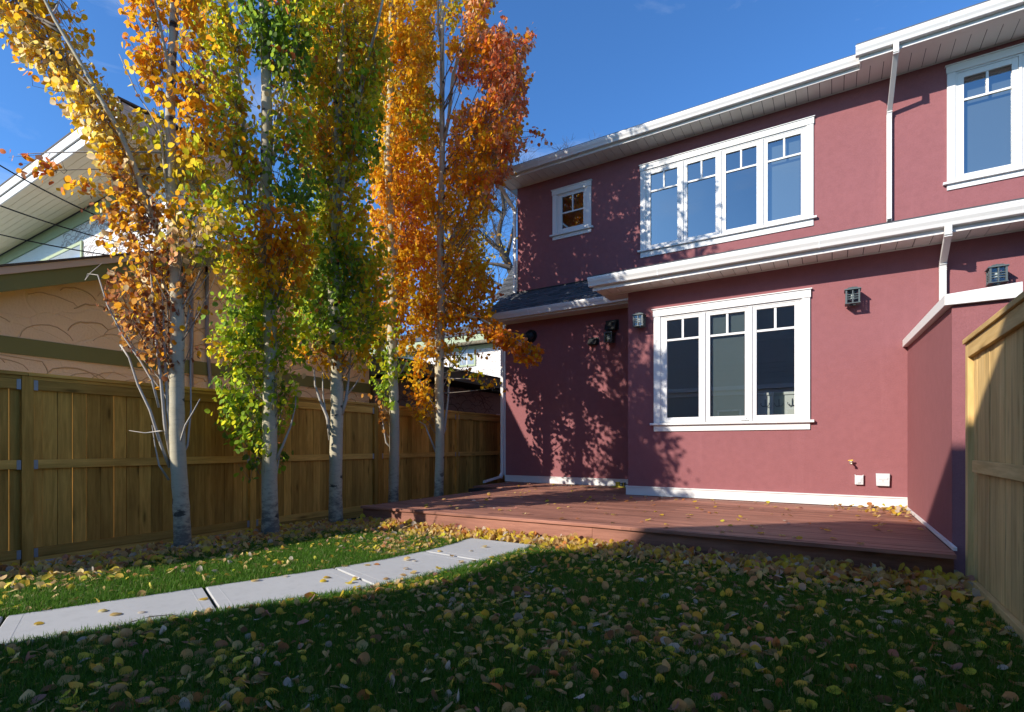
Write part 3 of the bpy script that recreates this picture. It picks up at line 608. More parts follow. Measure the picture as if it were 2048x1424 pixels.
# ------------------------------------------------------------------ wall fittings
def lantern(x, z, y, label, lit=True):
    t = thing('wall_lantern', (x, y, z), label, 'lantern', 'craftsman wall lanterns on the house')
    w = 0.083; yb, yf = y - 0.055, y - 0.055 - 2 * w; yc = (yb + yf) / 2; h0, h1 = z - 0.11, z + 0.10
    p = MB(); p.box(x - 0.055, x + 0.055, y - 0.022, y - 0.001, z + 0.02, z + 0.165); p.build('back_plate', M['lantern_metal'], t, bevel=0.004)
    p = MB(); p.bar((x, y - 0.022, z + 0.12), (x, yc, z + 0.155), 0.022, 0.022); p.bar((x, yc, z + 0.165), (x, yc, z + 0.12), 0.022, 0.022); p.build('arm', M['lantern_metal'], t)
    p = MB()
    p.hexa([(x - w - 0.027, yf - 0.027, h1), (x + w + 0.027, yf - 0.027, h1), (x + w + 0.027, yb + 0.027, h1), (x - w - 0.027, yb + 0.027, h1), (x - w - 0.022, yf - 0.022, h1 + 0.018), (x + w + 0.022, yf - 0.022, h1 + 0.018), (x + w + 0.022, yb + 0.022, h1 + 0.018), (x - w - 0.022, yb + 0.022, h1 + 0.018)])
    p.hexa([(x - w, yf, h1 + 0.019), (x + w, yf, h1 + 0.019), (x + w, yb, h1 + 0.019), (x - w, yb, h1 + 0.019), (x - 0.05, yc - 0.05, h1 + 0.05), (x + 0.05, yc - 0.05, h1 + 0.05), (x + 0.05, yc + 0.05, h1 + 0.05), (x - 0.05, yc + 0.05, h1 + 0.05)])
    p.build('cap', M['lantern_metal'], t)
    f = MB(); b = 0.011
    for sx in (-1, 1):
        for yy in (yf, yb): f.box(x + sx * w - b, x + sx * w + b, yy - b, yy + b, h0 + .012, h1 - .001)
    for zz in (0.34, 0.50, 0.66):
        k = h0 + (h1 - h0) * zz
        f.box(x - w + b, x + w - b, yf - 0.006, yf + 0.006, k - 0.005, k + 0.005)
        for sx in (-1, 1): f.box(x + sx * w - 0.006, x + sx * w + 0.006, yf + b, yb - b, k - 0.005, k + 0.005)
    f.box(x - 0.008, x + 0.008, yf - 0.007, yf + 0.007, h0 + .012, h1 - .001)
    for sx in (-1, 1): f.box(x + sx * w - 0.007, x + sx * w + 0.007, yc - 0.008, yc + 0.008, h0 + .012, h1 - .001)
    f.build('cage', M['lantern_metal'], t)
    p = MB(); 
    p.box(x - w - 0.018, x + w + 0.018, yf - 0.018, yf + 0.03, h0, h0 + 0.011); p.box(x - w - 0.018, x + w + 0.018, yb - 0.03, yb + 0.018, h0, h0 + 0.011); p.box(x - w - 0.018, x - w + 0.04, yf + 0.031, yb - 0.031, h0, h0 + 0.011); p.box(x + w - 0.04, x + w + 0.018, yf + 0.031, yb - 0.031, h0, h0 + 0.011)
    p.build('base_plate', M['lantern_metal'], t)
    g_ = MB(); e = 0.012; g_.box(x - w + e, x + w - e, yf + e, yb - e, h0 + 0.014, h1 - 0.004); g_.build('glass_box', M['lantern_glass'], t)
    bu = MB(); bu.tube([(x, yc, h1 - 0.04), (x, yc, h1 - 0.07), (x, yc, h1 - 0.10), (x, yc, h1 - 0.135), (x, yc, h1 - 0.16)], [0.015, 0.02, 0.036, 0.036, 0.012], 12); bu.build('bulb', M['locker_white'], t, smooth=True)
    return t
lantern(-3.105, 3.585, YN, 'small dark lantern at the left corner, beside the tall lower window')
lantern(0.265, 3.535, YN, 'dark lantern between the lower window and the lower downspout')
lantern(1.935, 3.585, YN, 'dark lantern nearest the right fence, above the white coping')
lantern(-4.42, 3.74, YB, 'dark lantern in tree shade on the recessed wall under the vent hood')

def hood(x, z, w, h, d, label):
    t = thing('vent_hood', (x, YB, z), label, 'vent', 'vents on the recessed wall'); y = YB - 0.002
    m = MB(); m.ext([(y, z - h / 2), (y, z + h / 2), (y - d * 0.35, z + h / 2), (y - d, z - h / 2 + 0.02), (y - d, z - h / 2)], 'x', x - w / 2, x + w / 2); m.build('hood', M['black_vent'], t, bevel=0.006)
    m = MB(); m.box(x - w / 2 - 0.025, x + w / 2 + 0.025, y - 0.012, y - 0.001, z + h / 2 + 0.001, z + h / 2 + 0.03); m.box(x + w / 2 + 0.002, x + w / 2 + 0.03, y - 0.012, y - 0.001, z - h / 2, z + h / 2); m.build('flange', M['black_vent'], t)
    m = MB()
    for k in range(3): m.box(x - w / 2 + 0.015, x + w / 2 - 0.015, y - d + 0.02 + k * d * 0.25, y - d + 0.03 + k * d * 0.25, z - h / 2 - 0.012, z - h / 2 - 0.001)
    m.build('grille', M['black_vent'], t)
hood(-4.87, 3.71, 0.22, 0.14, 0.12, 'small black vent hood left of the shaded lantern')
hood(-4.40, 4.04, 0.27, 0.21, 0.16, 'large black vent hood above the shaded lantern')
rv = thing('round_vent', (-6.58, YB, 4.03), 'round black vent cap near the left corner of the recessed wall', 'vent', 'vents on the recessed wall')
m = MB(); m.disc((-6.58, YB - 0.002, 4.03), (0, -1, 0), 0.17, 0.165, 0.03, 28); m.build('flange', M['black_vent'], rv)
m = MB(); m.tube([(-6.58, YB - 0.032, 4.03), (-6.58, YB - 0.10, 4.03), (-6.58, YB - 0.15, 4.03), (-6.58, YB - 0.17, 4.03)], [0.14, 0.135, 0.10, 0.03], 28); m.build('dome', M['black_vent'], rv, smooth=True)

oc = thing('outlet_cover', (0.353, YN, 0.705), 'small white outdoor switch box under the yellow hose tap', 'switch box'); x, z, y = 0.353, 0.705, YN - 0.002
m = MB(); m.box(x - 0.055, x + 0.055, y - 0.05, y, z - 0.07, z + 0.07); m.build('housing', M['pale_plastic'], oc, bevel=0.006)
m = MB(); m.box(x - 0.042, x + 0.042, y - 0.056, y - 0.051, z - 0.058, z + 0.05); m.build('cover', M['grey_plastic'], oc, bevel=0.003)
m = MB(); m.box(x - 0.020, x + 0.020, y - 0.068, y - 0.057, z - 0.035, z + 0.03); m.build('switch', M['pale_plastic'], oc, bevel=0.003)
m = MB(); m.box(x - 0.060, x - 0.045, y - 0.045, y - 0.005, z + 0.071, z + 0.082); m.box(x + 0.045, x + 0.060, y - 0.045, y - 0.005, z + 0.071, z + 0.082); m.box(x - 0.018, x + 0.02, y - 0.06, y - 0.057, z - 0.052, z - 0.046); m.build('hinge', M['grey_plastic'], oc)
ub = thing('utility_box', (0.655, YN, 0.72), 'square pale grey utility box on the wall right of the switch box', 'utility box'); x, z = 0.655, 0.715
m = MB(); m.hexa([(x - 0.082, y - 0.055, z - 0.09), (x + 0.082, y - 0.055, z - 0.09), (x + 0.082, y, z - 0.09), (x - 0.082, y, z - 0.09), (x - 0.088, y - 0.055, z + 0.10), (x + 0.088, y - 0.055, z + 0.10), (x + 0.088, y, z + 0.10), (x - 0.088, y, z + 0.10)]); m.build('housing', M['grey_plastic'], ub, bevel=0.005)
m = MB(); m.box(x - 0.06, x + 0.06, y - 0.064, y - 0.056, z + 0.002, z + 0.045); m.build('latch', M['grey_plastic'], ub, bevel=0.003)
m = MB(); m.box(x - 0.075, x + 0.075, y - 0.0585, y - 0.056, z - 0.028, z - 0.004); m.build('label_strip', M['pale_plastic'], ub)
m = MB(); m.disc((x, y - 0.0586, z - 0.016), (0, -1, 0), 0.006, 0.006, 0.003, 10); m.build('screw', M['hook_iron'], ub)
tp = thing('hose_tap', (0.25, YN, 0.985), 'brass hose tap with a yellow lever on the sunny wall', 'tap'); x, z = 0.25, 0.975
m = MB(); m.tube([(x, y, z), (x, y - 0.10, z), (x, y - 0.115, z - 0.01), (x, y - 0.12, z - 0.03)], [0.013, 0.013, 0.018, 0.018], 12); m.disc((x, y, z), (0, -1, 0), 0.028, 0.028, 0.008, 16); m.tube([(x, y - 0.08, z), (x, y - 0.08, z + 0.028)], [0.010, 0.010], 10); m.build('spout', M['brass'], tp, smooth=True)
m = MB(); m.hexa([(x - 0.045, y - 0.092, z + 0.028), (x + 0.022, y - 0.092, z + 0.030), (x + 0.022, y - 0.068, z + 0.030), (x - 0.045, y - 0.068, z + 0.028), (x - 0.040, y - 0.09, z + 0.040), (x + 0.022, y - 0.09, z + 0.048), (x + 0.022, y - 0.07, z + 0.048), (x - 0.040, y - 0.07, z + 0.040)]); m.build('lever', M['yellow_plastic'], tp, bevel=0.003)

sp = thing('lawn_sprinkler', (-3.95, 11.2, ZD), 'small olive yellow lawn sprinkler on the deck in the shaded corner', 'sprinkler'); x, y, z = -4.02, 11.32, ZD + 0.003
m = MB(); m.box(x - 0.24, x + 0.24, y - 0.035, y + 0.035, z, z + 0.03); m.build('sled_base', M['olive_yellow'], sp, bevel=0.006)
m = MB(); m.box(x - 0.16, x - 0.06, y - 0.03, y + 0.03, z + 0.031, z + 0.125); m.build('motor_box', M['olive_yellow'], sp, bevel=0.005)
m = MB(); m.box(x - 0.02, x + 0.0, y - 0.02, y + 0.02, z + 0.031, z + 0.11); m.box(x + 0.045, x + 0.065, y - 0.02, y + 0.02, z + 0.031, z + 0.12); m.tube([(x - 0.06, y, z + 0.09), (x + 0.2, y, z + 0.06)], [0.008, 0.008], 8); m.build('spray_arm', M['black_vent'], sp)
m = MB(); m.tube([(x + 0.02, y, z + 0.031), (x + 0.02, y, z + 0.115)], [0.011, 0.011], 8); m.build('nozzle_post', M['olive_yellow'], sp)

hs_ = MB(); pts = []
for k in range(64):
    a = k / 63; th = a * 3.2 * 2 * math.pi; r = 0.16 + 0.05 * math.sin(k * 0.9)
    pts.append((-6.55 + r * math.cos(th) * 1.2, 5.62 + r * math.sin(th), -0.02 + 0.07 * a + 0.015 * math.sin(k * 1.3)))
pts += [(-6.55, 5.45, 0.04), (-6.75, 5.35, 0.0), (-6.95, 5.3, -0.03), (-7.15, 5.4, -0.06)]
hs_.tube(pts, [0.013] * len(pts), 7)
tag(hs_.build('garden_hose', M['hose_green'], None, smooth=True), 'dark green garden hose coiled beside the left end of the deck', 'hose')

# lockers with coat hooks, seen through the lower window
lk = thing('locker_bench', (-1.0, 10.45, 0.43), 'white and green panelled lockers with coat hooks behind the lower window', 'locker')
E_ = [on_y(u, 820, 10.40).x for u in (1440, 1486, 1515, 1546, 1569, 1600)]
for i, (a, b, mt, d) in enumerate(((E_[0], E_[1], 'locker_green', 0.05), (E_[1] + .01, E_[2] - .01, 'locker_white', 0.0), (E_[2], E_[3], 'locker_white', 0.0), (E_[3] + .005, E_[4] - .005, 'locker_green', 0.05), (E_[4], E_[5], 'locker_white', 0.0))):
    m = MB(); m.box(a, b, 10.42 + d, 10.8, 0.43, 2.14); po = m.build('panel', M[mt], lk, bevel=0.006)
    m = MB(); m.box(a - 0.012 if d == 0 else a + 0.002, b + 0.012 if d == 0 else b - 0.002, 10.40 + d, 10.8, 2.142, 2.19); m.build('cornice', M[mt], po)
    xm = (a + b) / 2; hk = MB(); yk = 10.415 + d; zk = 1.98
    hk.tube([(xm, yk, zk + 0.09), (xm, yk - 0.015, zk + 0.05), (xm, yk - 0.01, zk - 0.02)], [0.007] * 3, 6)
    for sx in (-1, 1): hk.tube([(xm, yk - 0.01, zk - 0.03), (xm + sx * 0.04, yk - 0.03, zk - 0.04), (xm + sx * 0.07, yk - 0.04, zk), (xm + sx * 0.065, yk - 0.04, zk + 0.02)], [0.008, 0.007, 0.006, 0.009], 6)
    hk.build('coat_hook', M['hook_iron'], po)

# ------------------------------------------------------------------ neighbours' buildings
ng = thing('neighbour_garage', (-13, 5, 0), 'low beige stucco garage with green bands behind the left fence', 'garage')
GX = -10.8; k9 = 10.8 / 9.2
def sz(z): return 1.25 + (z - 1.25) * k9                         # the same sight lines at this distance
ra, rb, rc = 1.1, 7.2, 10.16                              # gable: low corner, ridge, far corner (along y)
zlo, zr = 2.90, 5.46; zc = zr - (rc - rb) * 0.42
def rake(y): return zlo + (zr - zlo) * (y - ra) / (rb - ra) if y < rb else zr - (y - rb) * 0.42
m = MB(); m.poly([(GX, ra - 6, 0 - .2), (GX, rc, -.2), (GX, rc, zc), (GX, rb, zr), (GX, ra, zlo), (GX, ra - 6, zlo)]); m.poly([(GX, rc, -.2), (GX - 7, rc, -.2), (GX - 7, rc, zc), (GX, rc, zc)]); m.poly([(GX, ra - 6, -.2), (GX, ra - 6, zlo), (GX - 7, ra - 6, zlo), (GX - 7, ra - 6, -.2)]); m.build('wall', M['beige_trowel'], ng)
trowel_ridges(ng, 'ridge_beige', 'x', GX + 0.003, 1.0, rc, sz(2.68), 5.4, 620, (0.45, 1.2), 3, lambda y: rake(y) - 0.06); trowel_ridges(ng, 'ridge_beige', 'x', GX + 0.003, 1.0, rc, 1.2, sz(2.44), 260, (0.3, 0.9), 4)
m = MB(); m.box(GX + 0.002, GX + 0.03, ra - 6, rc + 0.02, sz(2.45), sz(2.67)); m.build('green_band', M['green_trim'], ng)
RX = GX + 0.42; sl1 = (zr - zlo) / (rb - ra)
def rk(mb, x0, x1, ya, yb, dz0, dz1):
    mb.hexa([(x0, ya, rake(ya) + dz0), (x1, ya, rake(ya) + dz0), (x1, yb, rake(yb) + dz0), (x0, yb, rake(yb) + dz0), (x0, ya, rake(ya) + dz1), (x1, ya, rake(ya) + dz1), (x1, yb, rake(yb) + dz1), (x0, yb, rake(yb) + dz1)])
m = MB(); rk(m, RX - 0.03, RX, ra - 0.6, rb - .002, -0.05, 0.23); rk(m, RX - 0.03, RX, rb + .002, rc + 0.5, -0.05, 0.23); m.build('rake_board', M['green_trim'], ng)
m = MB(); rk(m, RX + 0.002, RX + 0.035, ra - 0.6, rb - .002, 0.20, 0.31); rk(m, RX + 0.002, RX + 0.035, rb + .002, rc + 0.5, 0.20, 0.31); m.build('rake_trim', M['pale_fascia'], ng)
m = MB(); rk(m, GX - 7, RX - 0.032, ra - 0.6, rb - .002, 0.12, 0.24); rk(m, GX - 7, RX - 0.032, rb + .002, rc + 0.5, 0.12, 0.24); m.build('roof', M['shingle'], ng)
yy = ra - 0.5
m = MB()
while yy < rb - 0.3:
    rk(m, GX - 7, RX + 0.06, yy, yy + 0.235, 0.315, 0.345 - 0.0); yy += 0.24
m.build('roof_shakes', M['old_bark'], ng)
for u_, top in ((383, 575), (414, 545)):
    a = on_x(u_, top, GX + 0.06); b = on_x(u_ + (3 if u_ < 400 else 3), 770, GX + 0.06)
    m = MB(); m.tube([a, (a.x, a.y, (a.z * .4 + b.z * .6)), (a.x, a.y + (0 if u_ < 400 else 0.12), b.z - 0.6), (a.x, a.y + (0 if u_ < 400 else 0.12), -0.1)], [0.035] * 4, 10); m.build('conduit', M['conduit_grey'], ng, smooth=True)
m = MB(); a = on_x(414, 545, GX + 0.06); m.tube([a, a + Vector((0, -0.02, 0.18)), a + Vector((0.1, -0.25, 0.42)), a + Vector((0.12, -0.4, 0.40))], [0.03, 0.026, 0.024, 0.03], 8); m.build('service_head', M['cable_black'], ng)

sh = thing('neighbour_shed', (-13, 13, 0), 'dark brown stucco outbuilding with wide olive fascia behind the far fence', 'outbuilding')
SX = -10.2; zt = 3.18
m = MB(); m.box(SX - 4, SX, 10.35, 20, -.2, zt - 0.1); m.build('wall', M['brown_trowel'], sh); trowel_ridges(sh, 'ridge_brown', 'x', SX + 0.003, 10.4, 15.4, 1.6, 3.1, 170, (0.3, 0.8), 5)
m = MB(); m.box(SX + 0.62, SX + 0.65, 10.2, 20.2, zt - 0.02, zt + 0.30); m.box(SX - 4, SX + 0.618, 10.2, 10.23, zt - 0.02, zt + 0.30); m.build('fascia', M['olive_fascia'], sh)
m = MB(); m.box(SX - 4, SX + 0.615, 10.235, 20.2, zt + 0.03, zt + 0.06); m.build('soffit', M['old_bark'], sh)
m = MB(); m.hexa([(SX + 0.7, 10.15, zt + 0.302), (SX + 0.7, 20.2, zt + 0.302), (SX - 4, 20.2, zt + 0.9), (SX - 4, 10.15, zt + 0.9), (SX + 0.7, 10.15, zt + 0.33), (SX + 0.7, 20.2, zt + 0.33), (SX - 4, 20.2, zt + 0.95), (SX - 4, 10.15, zt + 0.95)]); m.build('roof', M['shingle'], sh)
m = MB(); m.box(SX + 0.002, SX + 0.05, 15.5, 17.2, 0.1, 2.35); m.build('door_frame', M['pale_fascia'], sh)
m = MB(); m.box(SX + 0.051, SX + 0.07, 15.62, 17.1, 0.1, 2.24); m.build('door', M['burgundy_stucco'], sh)

nh = thing('neighbour_house', (-17, 8, 0), 'white stucco two storey house with deep cream soffit at upper left', 'house')
HY, HXc = 6.1, -13.0; hz = 7.62
def wbox(mb, win): pass
m = MB(); m.box(HXc - 14, HXc, HY, HY + 1.1, -0.2, hz); m.build('wall', M['white_trowel'], nh); trowel_ridges(nh, 'ridge_white', 'y', HY - 0.003, HXc - 6, HXc, 4.5, hz - 0.32, 420, (0.15, 0.5), 6)
m = MB(); m.box(HXc - 14, HXc + 0.03, HY - 0.035, HY - 0.002, hz - 0.30, hz + 0.03); m.box(HXc + 0.002, HXc + 0.035, HY, HY + 1.1, hz - 0.30, hz + 0.03); m.build('frieze_board', M['pale_green_trim'], nh)
oy, ox = 1.35, 1.05; yb0 = HY - oy; xe = HXc + ox; npan = 34
pm = MB(); pm.box(0.004, 0.40, yb0 + 0.04, HY - 0.037, hz + 0.035, hz + 0.05); pme = pm.mesh('soffit_board'); pme.materials.append(M['cream_soffit'])
bw = 0.155; bmh = MB(); bmh.box(HXc - 14, xe - 0.03, 0, bw - 0.008, hz + 0.035, hz + 0.055); 
bmm = bmh.mesh('soffit_board', offset(nh)); bmm.materials.append(M['cream_soffit'])
for k in range(8):
    o = link('soffit_board', bmm, nh); o.location = (0, yb0 + 0.04 + k * bw, 0)
m = MB(); m.box(HXc + 0.04, xe - 0.03, HY - 0.03, HY + 1.1, hz + 0.036, hz + 0.055); m.build('soffit_board', M['cream_soffit'], nh)
m = MB(); m.box(HXc - 14, xe, yb0, yb0 + 0.035, hz + 0.02, hz + 0.20); m.build('fascia', M['white_trim'], nh)
m = MB(); m.box(HXc - 14, xe + 0.02, yb0 - 0.04, yb0 - 0.002, hz + 0.215, hz + 0.42); m.build('fascia', M['white_trim'], nh)
m = MB(); m.hexa([(xe - 0.03, yb0 + 0.037, hz - 0.0), (xe, yb0 + 0.037, hz - 0.0), (xe, HY + 1.0, hz - 0.0), (xe - 0.03, HY + 1.0, hz - 0.0), (xe - 0.03, yb0 + 0.037, hz + 0.4), (xe, yb0 + 0.037, hz + 0.4), (xe, HY + 1.0, hz + 0.25), (xe - 0.03, HY + 1.0, hz + 0.25)]); m.build('fascia', M['pale_fascia'], nh)
m = MB(); m.box(HXc - 14, xe + 0.03, yb0 - 0.05, HY + 1.1, hz + 0.423, hz + 0.46); m.build('roof', M['old_bark'], nh)
a = on_y(75, 520, HY); b = on_y(167, 482, HY)
def house_window(par, x0, x1, z0, z1, y, mtrim):
    m = MB(); e = 0.09
    m.box(x0 - e, x1 + e, y - 0.05, y - 0.003, z1, z1 + e); m.box(x0 - e, x1 + e, y - 0.05, y - 0.003, z0 - e, z0); m.box(x0 - e, x0, y - 0.05, y - 0.003, z0 + .001, z1 - .001); m.box(x1, x1 + e, y - 0.05, y - 0.003, z0 + .001, z1 - .001)
    wo = m.build('window', M[mtrim], par)
    m = MB(); m.box(x0, x1, y - 0.035, y - 0.02, z0, z1); m.build('pane', M['grey_plastic'] if False else M['pane_grey'], wo)
    m = MB(); xm = x0 + (x1 - x0) * .5; m.box(xm - 0.025, xm + 0.025, y - 0.045, y - 0.036, z0, z1); m.build('frame', M['white_trim'], wo)
def m_pane():
    t = NT('pane_grey'); M['pane_grey'] = t.pbr(t.mix(t.noise(t.pos(), 2.0), (0.20, 0.25, 0.30), (0.35, 0.40, 0.46)), 0.08, None, 0.6)
m_pane()
house_window(nh, b.x - 4.6, b.x - 0.09, 5.3, b.z - 0.09, HY, 'pale_green_trim')

fh = thing('far_white_house', (-18, 24, 0), 'sunlit white stucco house with a green framed window beyond the shed', 'house')
FY = 21.0
m = MB(); m.box(-26, -10.5, FY, FY + 8, -.2, 6.15); m.build('wall', M['white_trowel'], fh); trowel_ridges(fh, 'ridge_white', 'y', FY - 0.003, -17, -10.6, 3.5, 5.9, 260, (0.2, 0.6), 7)
m = MB(); m.box(-26.3, -10.3, FY - 0.75, FY - 0.72, 6.2, 6.5); m.box(-26, -10.5, FY - 0.03, FY - 0.002, 5.95, 6.15); m.build('fascia', M['pale_green_trim'], fh)
m = MB(); m.box(-26.2, -10.4, FY - 0.715, FY, 6.2, 6.23); m.build('soffit', M['cream_soffit'], fh)
m = MB(); m.ext([(FY - 0.8, 6.52), (FY + 4, 8.3), (FY + 8.8, 6.52)], 'x', -26.3, -10.3); m.build('roof', M['shingle'], fh)
a = on_y(921, 731, FY); b = on_y(949, 702, FY); house_window(fh, a.x, b.x, a.z, b.z + 0.1, FY, 'pale_green_trim')

# garage on the lane behind the photographer; it shades the lawn and shows in the lower window
lg = thing('lane_garage', (-1.5, -7, 0), 'tall grey sided garage on the lane, mirrored in the lower window', 'garage')
gy0, gy1 = -4.0, -11.0
m = MB(); m.ext([(-7.25, -0.1), (5.2, -0.1), (5.2, 5.3), (3.7, 7.0), (-6.5, 7.0), (-7.25, 6.05)], 'y', gy1, gy0); m.build('wall', M['grey_siding'], lg)
m = MB(); m.ext([(-8.05, 5.25), (-8.05, 5.42), (-6.45, 7.24), (3.75, 7.24), (5.95, 5.42), (5.95, 5.25), (3.72, 7.02), (-6.5, 7.02)], 'y', gy1 - 0.2, gy0 + 0.05); m.build('roof', M['shingle'], lg)
for k in range(24):
    m = MB(); m.hexa([(-7.24, gy0 + 0.002, k * 0.2), (5.19, gy0 + 0.002, k * 0.2), (5.19, gy0 + 0.02, k * 0.2), (-7.24, gy0 + 0.02, k * 0.2), (-7.24, gy0 + 0.002, k * 0.2 + 0.195), (5.19, gy0 + 0.002, k * 0.2 + 0.195), (5.19, gy0 + 0.006, k * 0.2 + 0.195), (-7.24, gy0 + 0.006, k * 0.2 + 0.195)]); m.build('siding_board', M['grey_siding'], lg)
m = MB(); m.box(-7.25, 5.2, gy0 + 0.022, gy0 + 0.16, 3.55, 3.72); m.box(-7.25, 5.2, gy0 + 0.022, gy0 + 0.06, 3.35, 3.54); m.build('belt_trim', M['white_trim'], lg)
for x0 in (-4.2, 0.2, 3.2): house_window(lg, x0 + .9, x0, 1.9, 2.9, gy0 + 0.07, 'white_trim') if False else None
for x0 in (-4.2, -1.6, 2.2):
    m = MB(); m.box(x0, x0 + 0.95, gy0 + 0.024, gy0 + 0.05, 1.8, 2.75); wo = m.build('window', M['white_trim'], lg)
    m = MB(); m.box(x0 + 0.07, x0 + 0.88, gy0 + 0.051, gy0 + 0.055, 1.87, 2.68); m.build('pane', M['room_dark'], wo)

# overhead cables
def cable(p0, p1, sag, label, r=0.012):
    pts = []
    for k in range(25):
        a = k / 24; p = p0.lerp(p1, a); p.z -= sag * 4 * a * (1 - a); pts.append(p)
    m = MB(); m.tube(pts, [r] * 25, 6)
    tag(m.build('overhead_cable', M['cable_black'], None, smooth=True), label, 'cable', 'cables to the neighbour garage')
hd = on_x(405, 512, GX + 0.15)
cable(at(-250, 165, 7.0), hd + Vector((0, 0, 0.12)), 0.35, 'topmost black overhead cable crossing the white fascia at upper left', 0.011)
cable(at(-250, 305, 7.0), hd, 0.25, 'middle black overhead cable crossing the cream soffit at upper left', 0.010)
cable(at(-250, 400, 7.2), hd + Vector((0, 0.05, -0.12)), 0.2, 'lowest black overhead cable crossing the green frieze at upper left', 0.010)

# ------------------------------------------------------------------ aspens
PALE, GOLD, ORANGE, RED, PINK, BROWN, RUST = (0.93, 0.64, 0.12), (0.95, 0.50, 0.012), (0.95, 0.33, 0.010), (0.76, 0.17, 0.045), (0.90, 0.38, 0.17), (0.26, 0.08, 0.03), (0.64, 0.26, 0.04)
YG, GREEN, DGREEN, OLIVE, TAN = (0.72, 0.68, 0.018), (0.32, 0.48, 0.022), (0.14, 0.25, 0.028), (0.76, 0.50, 0.018), (0.84, 0.62, 0.32)
PAL = {
    'pale': [(PALE, 5), (GOLD, 4), (ORANGE, 1), (TAN, 1)], 'gold': [(GOLD, 7), (ORANGE, 3), (PALE, 1), (OLIVE, 0.6)], 'orange': [(ORANGE, 6), (GOLD, 5), (RED, .4)],
    'fire': [(ORANGE, 6), (RED, 2), (PINK, 2), (GOLD, 1)], 'red': [(RED, 5), (PINK, 3), (ORANGE, 2)], 'pink': [(PINK, 4), (ORANGE, 3), (GOLD, 2)],
    'brown': [(BROWN, 6), (RUST, 3), (ORANGE, 1), (GOLD, 0.6)], 'rusty': [(RUST, 3), (BROWN, 3), (ORANGE, 2), (GOLD, 3), (TAN, 1)],
    'yg': [(YG, 6), (GOLD, 3), (GREEN, 2), (PALE, 1)], 'green': [(GREEN, 6), (YG, 3), (DGREEN, 2)], 'dgreen': [(DGREEN, 6), (GREEN, 3), (RED, 0.4)],
    'olive': [(OLIVE, 5), (GREEN, 2), (ORANGE, 2), (YG, 2)], 'mix': [(YG, 3), (GOLD, 3), (GREEN, 3), (TAN, 1), (ORANGE, 1)], 'tan': [(TAN, 4), (PALE, 4), (YG, 2), (PINK, 1)],
    'blaze': [(ORANGE, 6), ((0.95, 0.22, 0.02), 3), (GOLD, 2), (PINK, 1)],
    'dead': [(BROWN, 5), (RUST, 5)],
}
LEAF_V = np.array([(0, 0, 0), (.30, .10, .05), (.50, .40, .09), (.37, .78, .06), (0, 1.08, 0), (-.37, .78, .06), (-.50, .40, .09), (-.30, .10, .05)], float)
LEAF_F = np.array([(0, 1, 2, 3, 4), (0, 4, 5, 6, 7)])
leaf_me = bpy.data.meshes.new('leaf'); leaf_me.from_pydata([tuple(v) for v in LEAF_V], [], [tuple(int(i) for i in f) for f in LEAF_F]); leaf_me.materials.append(M['leaf_object'])

def pick(rng, pal, n):
    cs = np.array([c for c, _ in pal]); w = np.array([x for _, x in pal], float); return cs[rng.choice(len(cs), n, p=w / w.sum())]

def frames(d, nrm):
    d = d / np.linalg.norm(d, axis=1, keepdims=True); x = np.cross(d, nrm); x /= np.linalg.norm(x, axis=1, keepdims=True) + 1e-9
    return x, d, np.cross(x, d)

def leaves_mesh(name, P, X, Y, Z, size, colr):
    V = P[:, None, :] + size[:, None, None] * (LEAF_V[None, :, 0:1] * X[:, None, :] + LEAF_V[None, :, 1:2] * Y[:, None, :] + LEAF_V[None, :, 2:3] * Z[:, None, :])
    n = len(P); F = (LEAF_F[None] + (np.arange(n) * 8)[:, None, None]).ravel()
    return np_mesh(name, V.reshape(-1, 3), F, 5, np.repeat(colr, 8, 0))

def curve(a, b, bend, n=7):
    a, b, bend = Vector(a), Vector(b), Vector(bend)
    return [a * (1 - t) ** 2 + bend * 2 * t * (1 - t) + b * t * t for t in [k / (n - 1) for k in range(n)]]

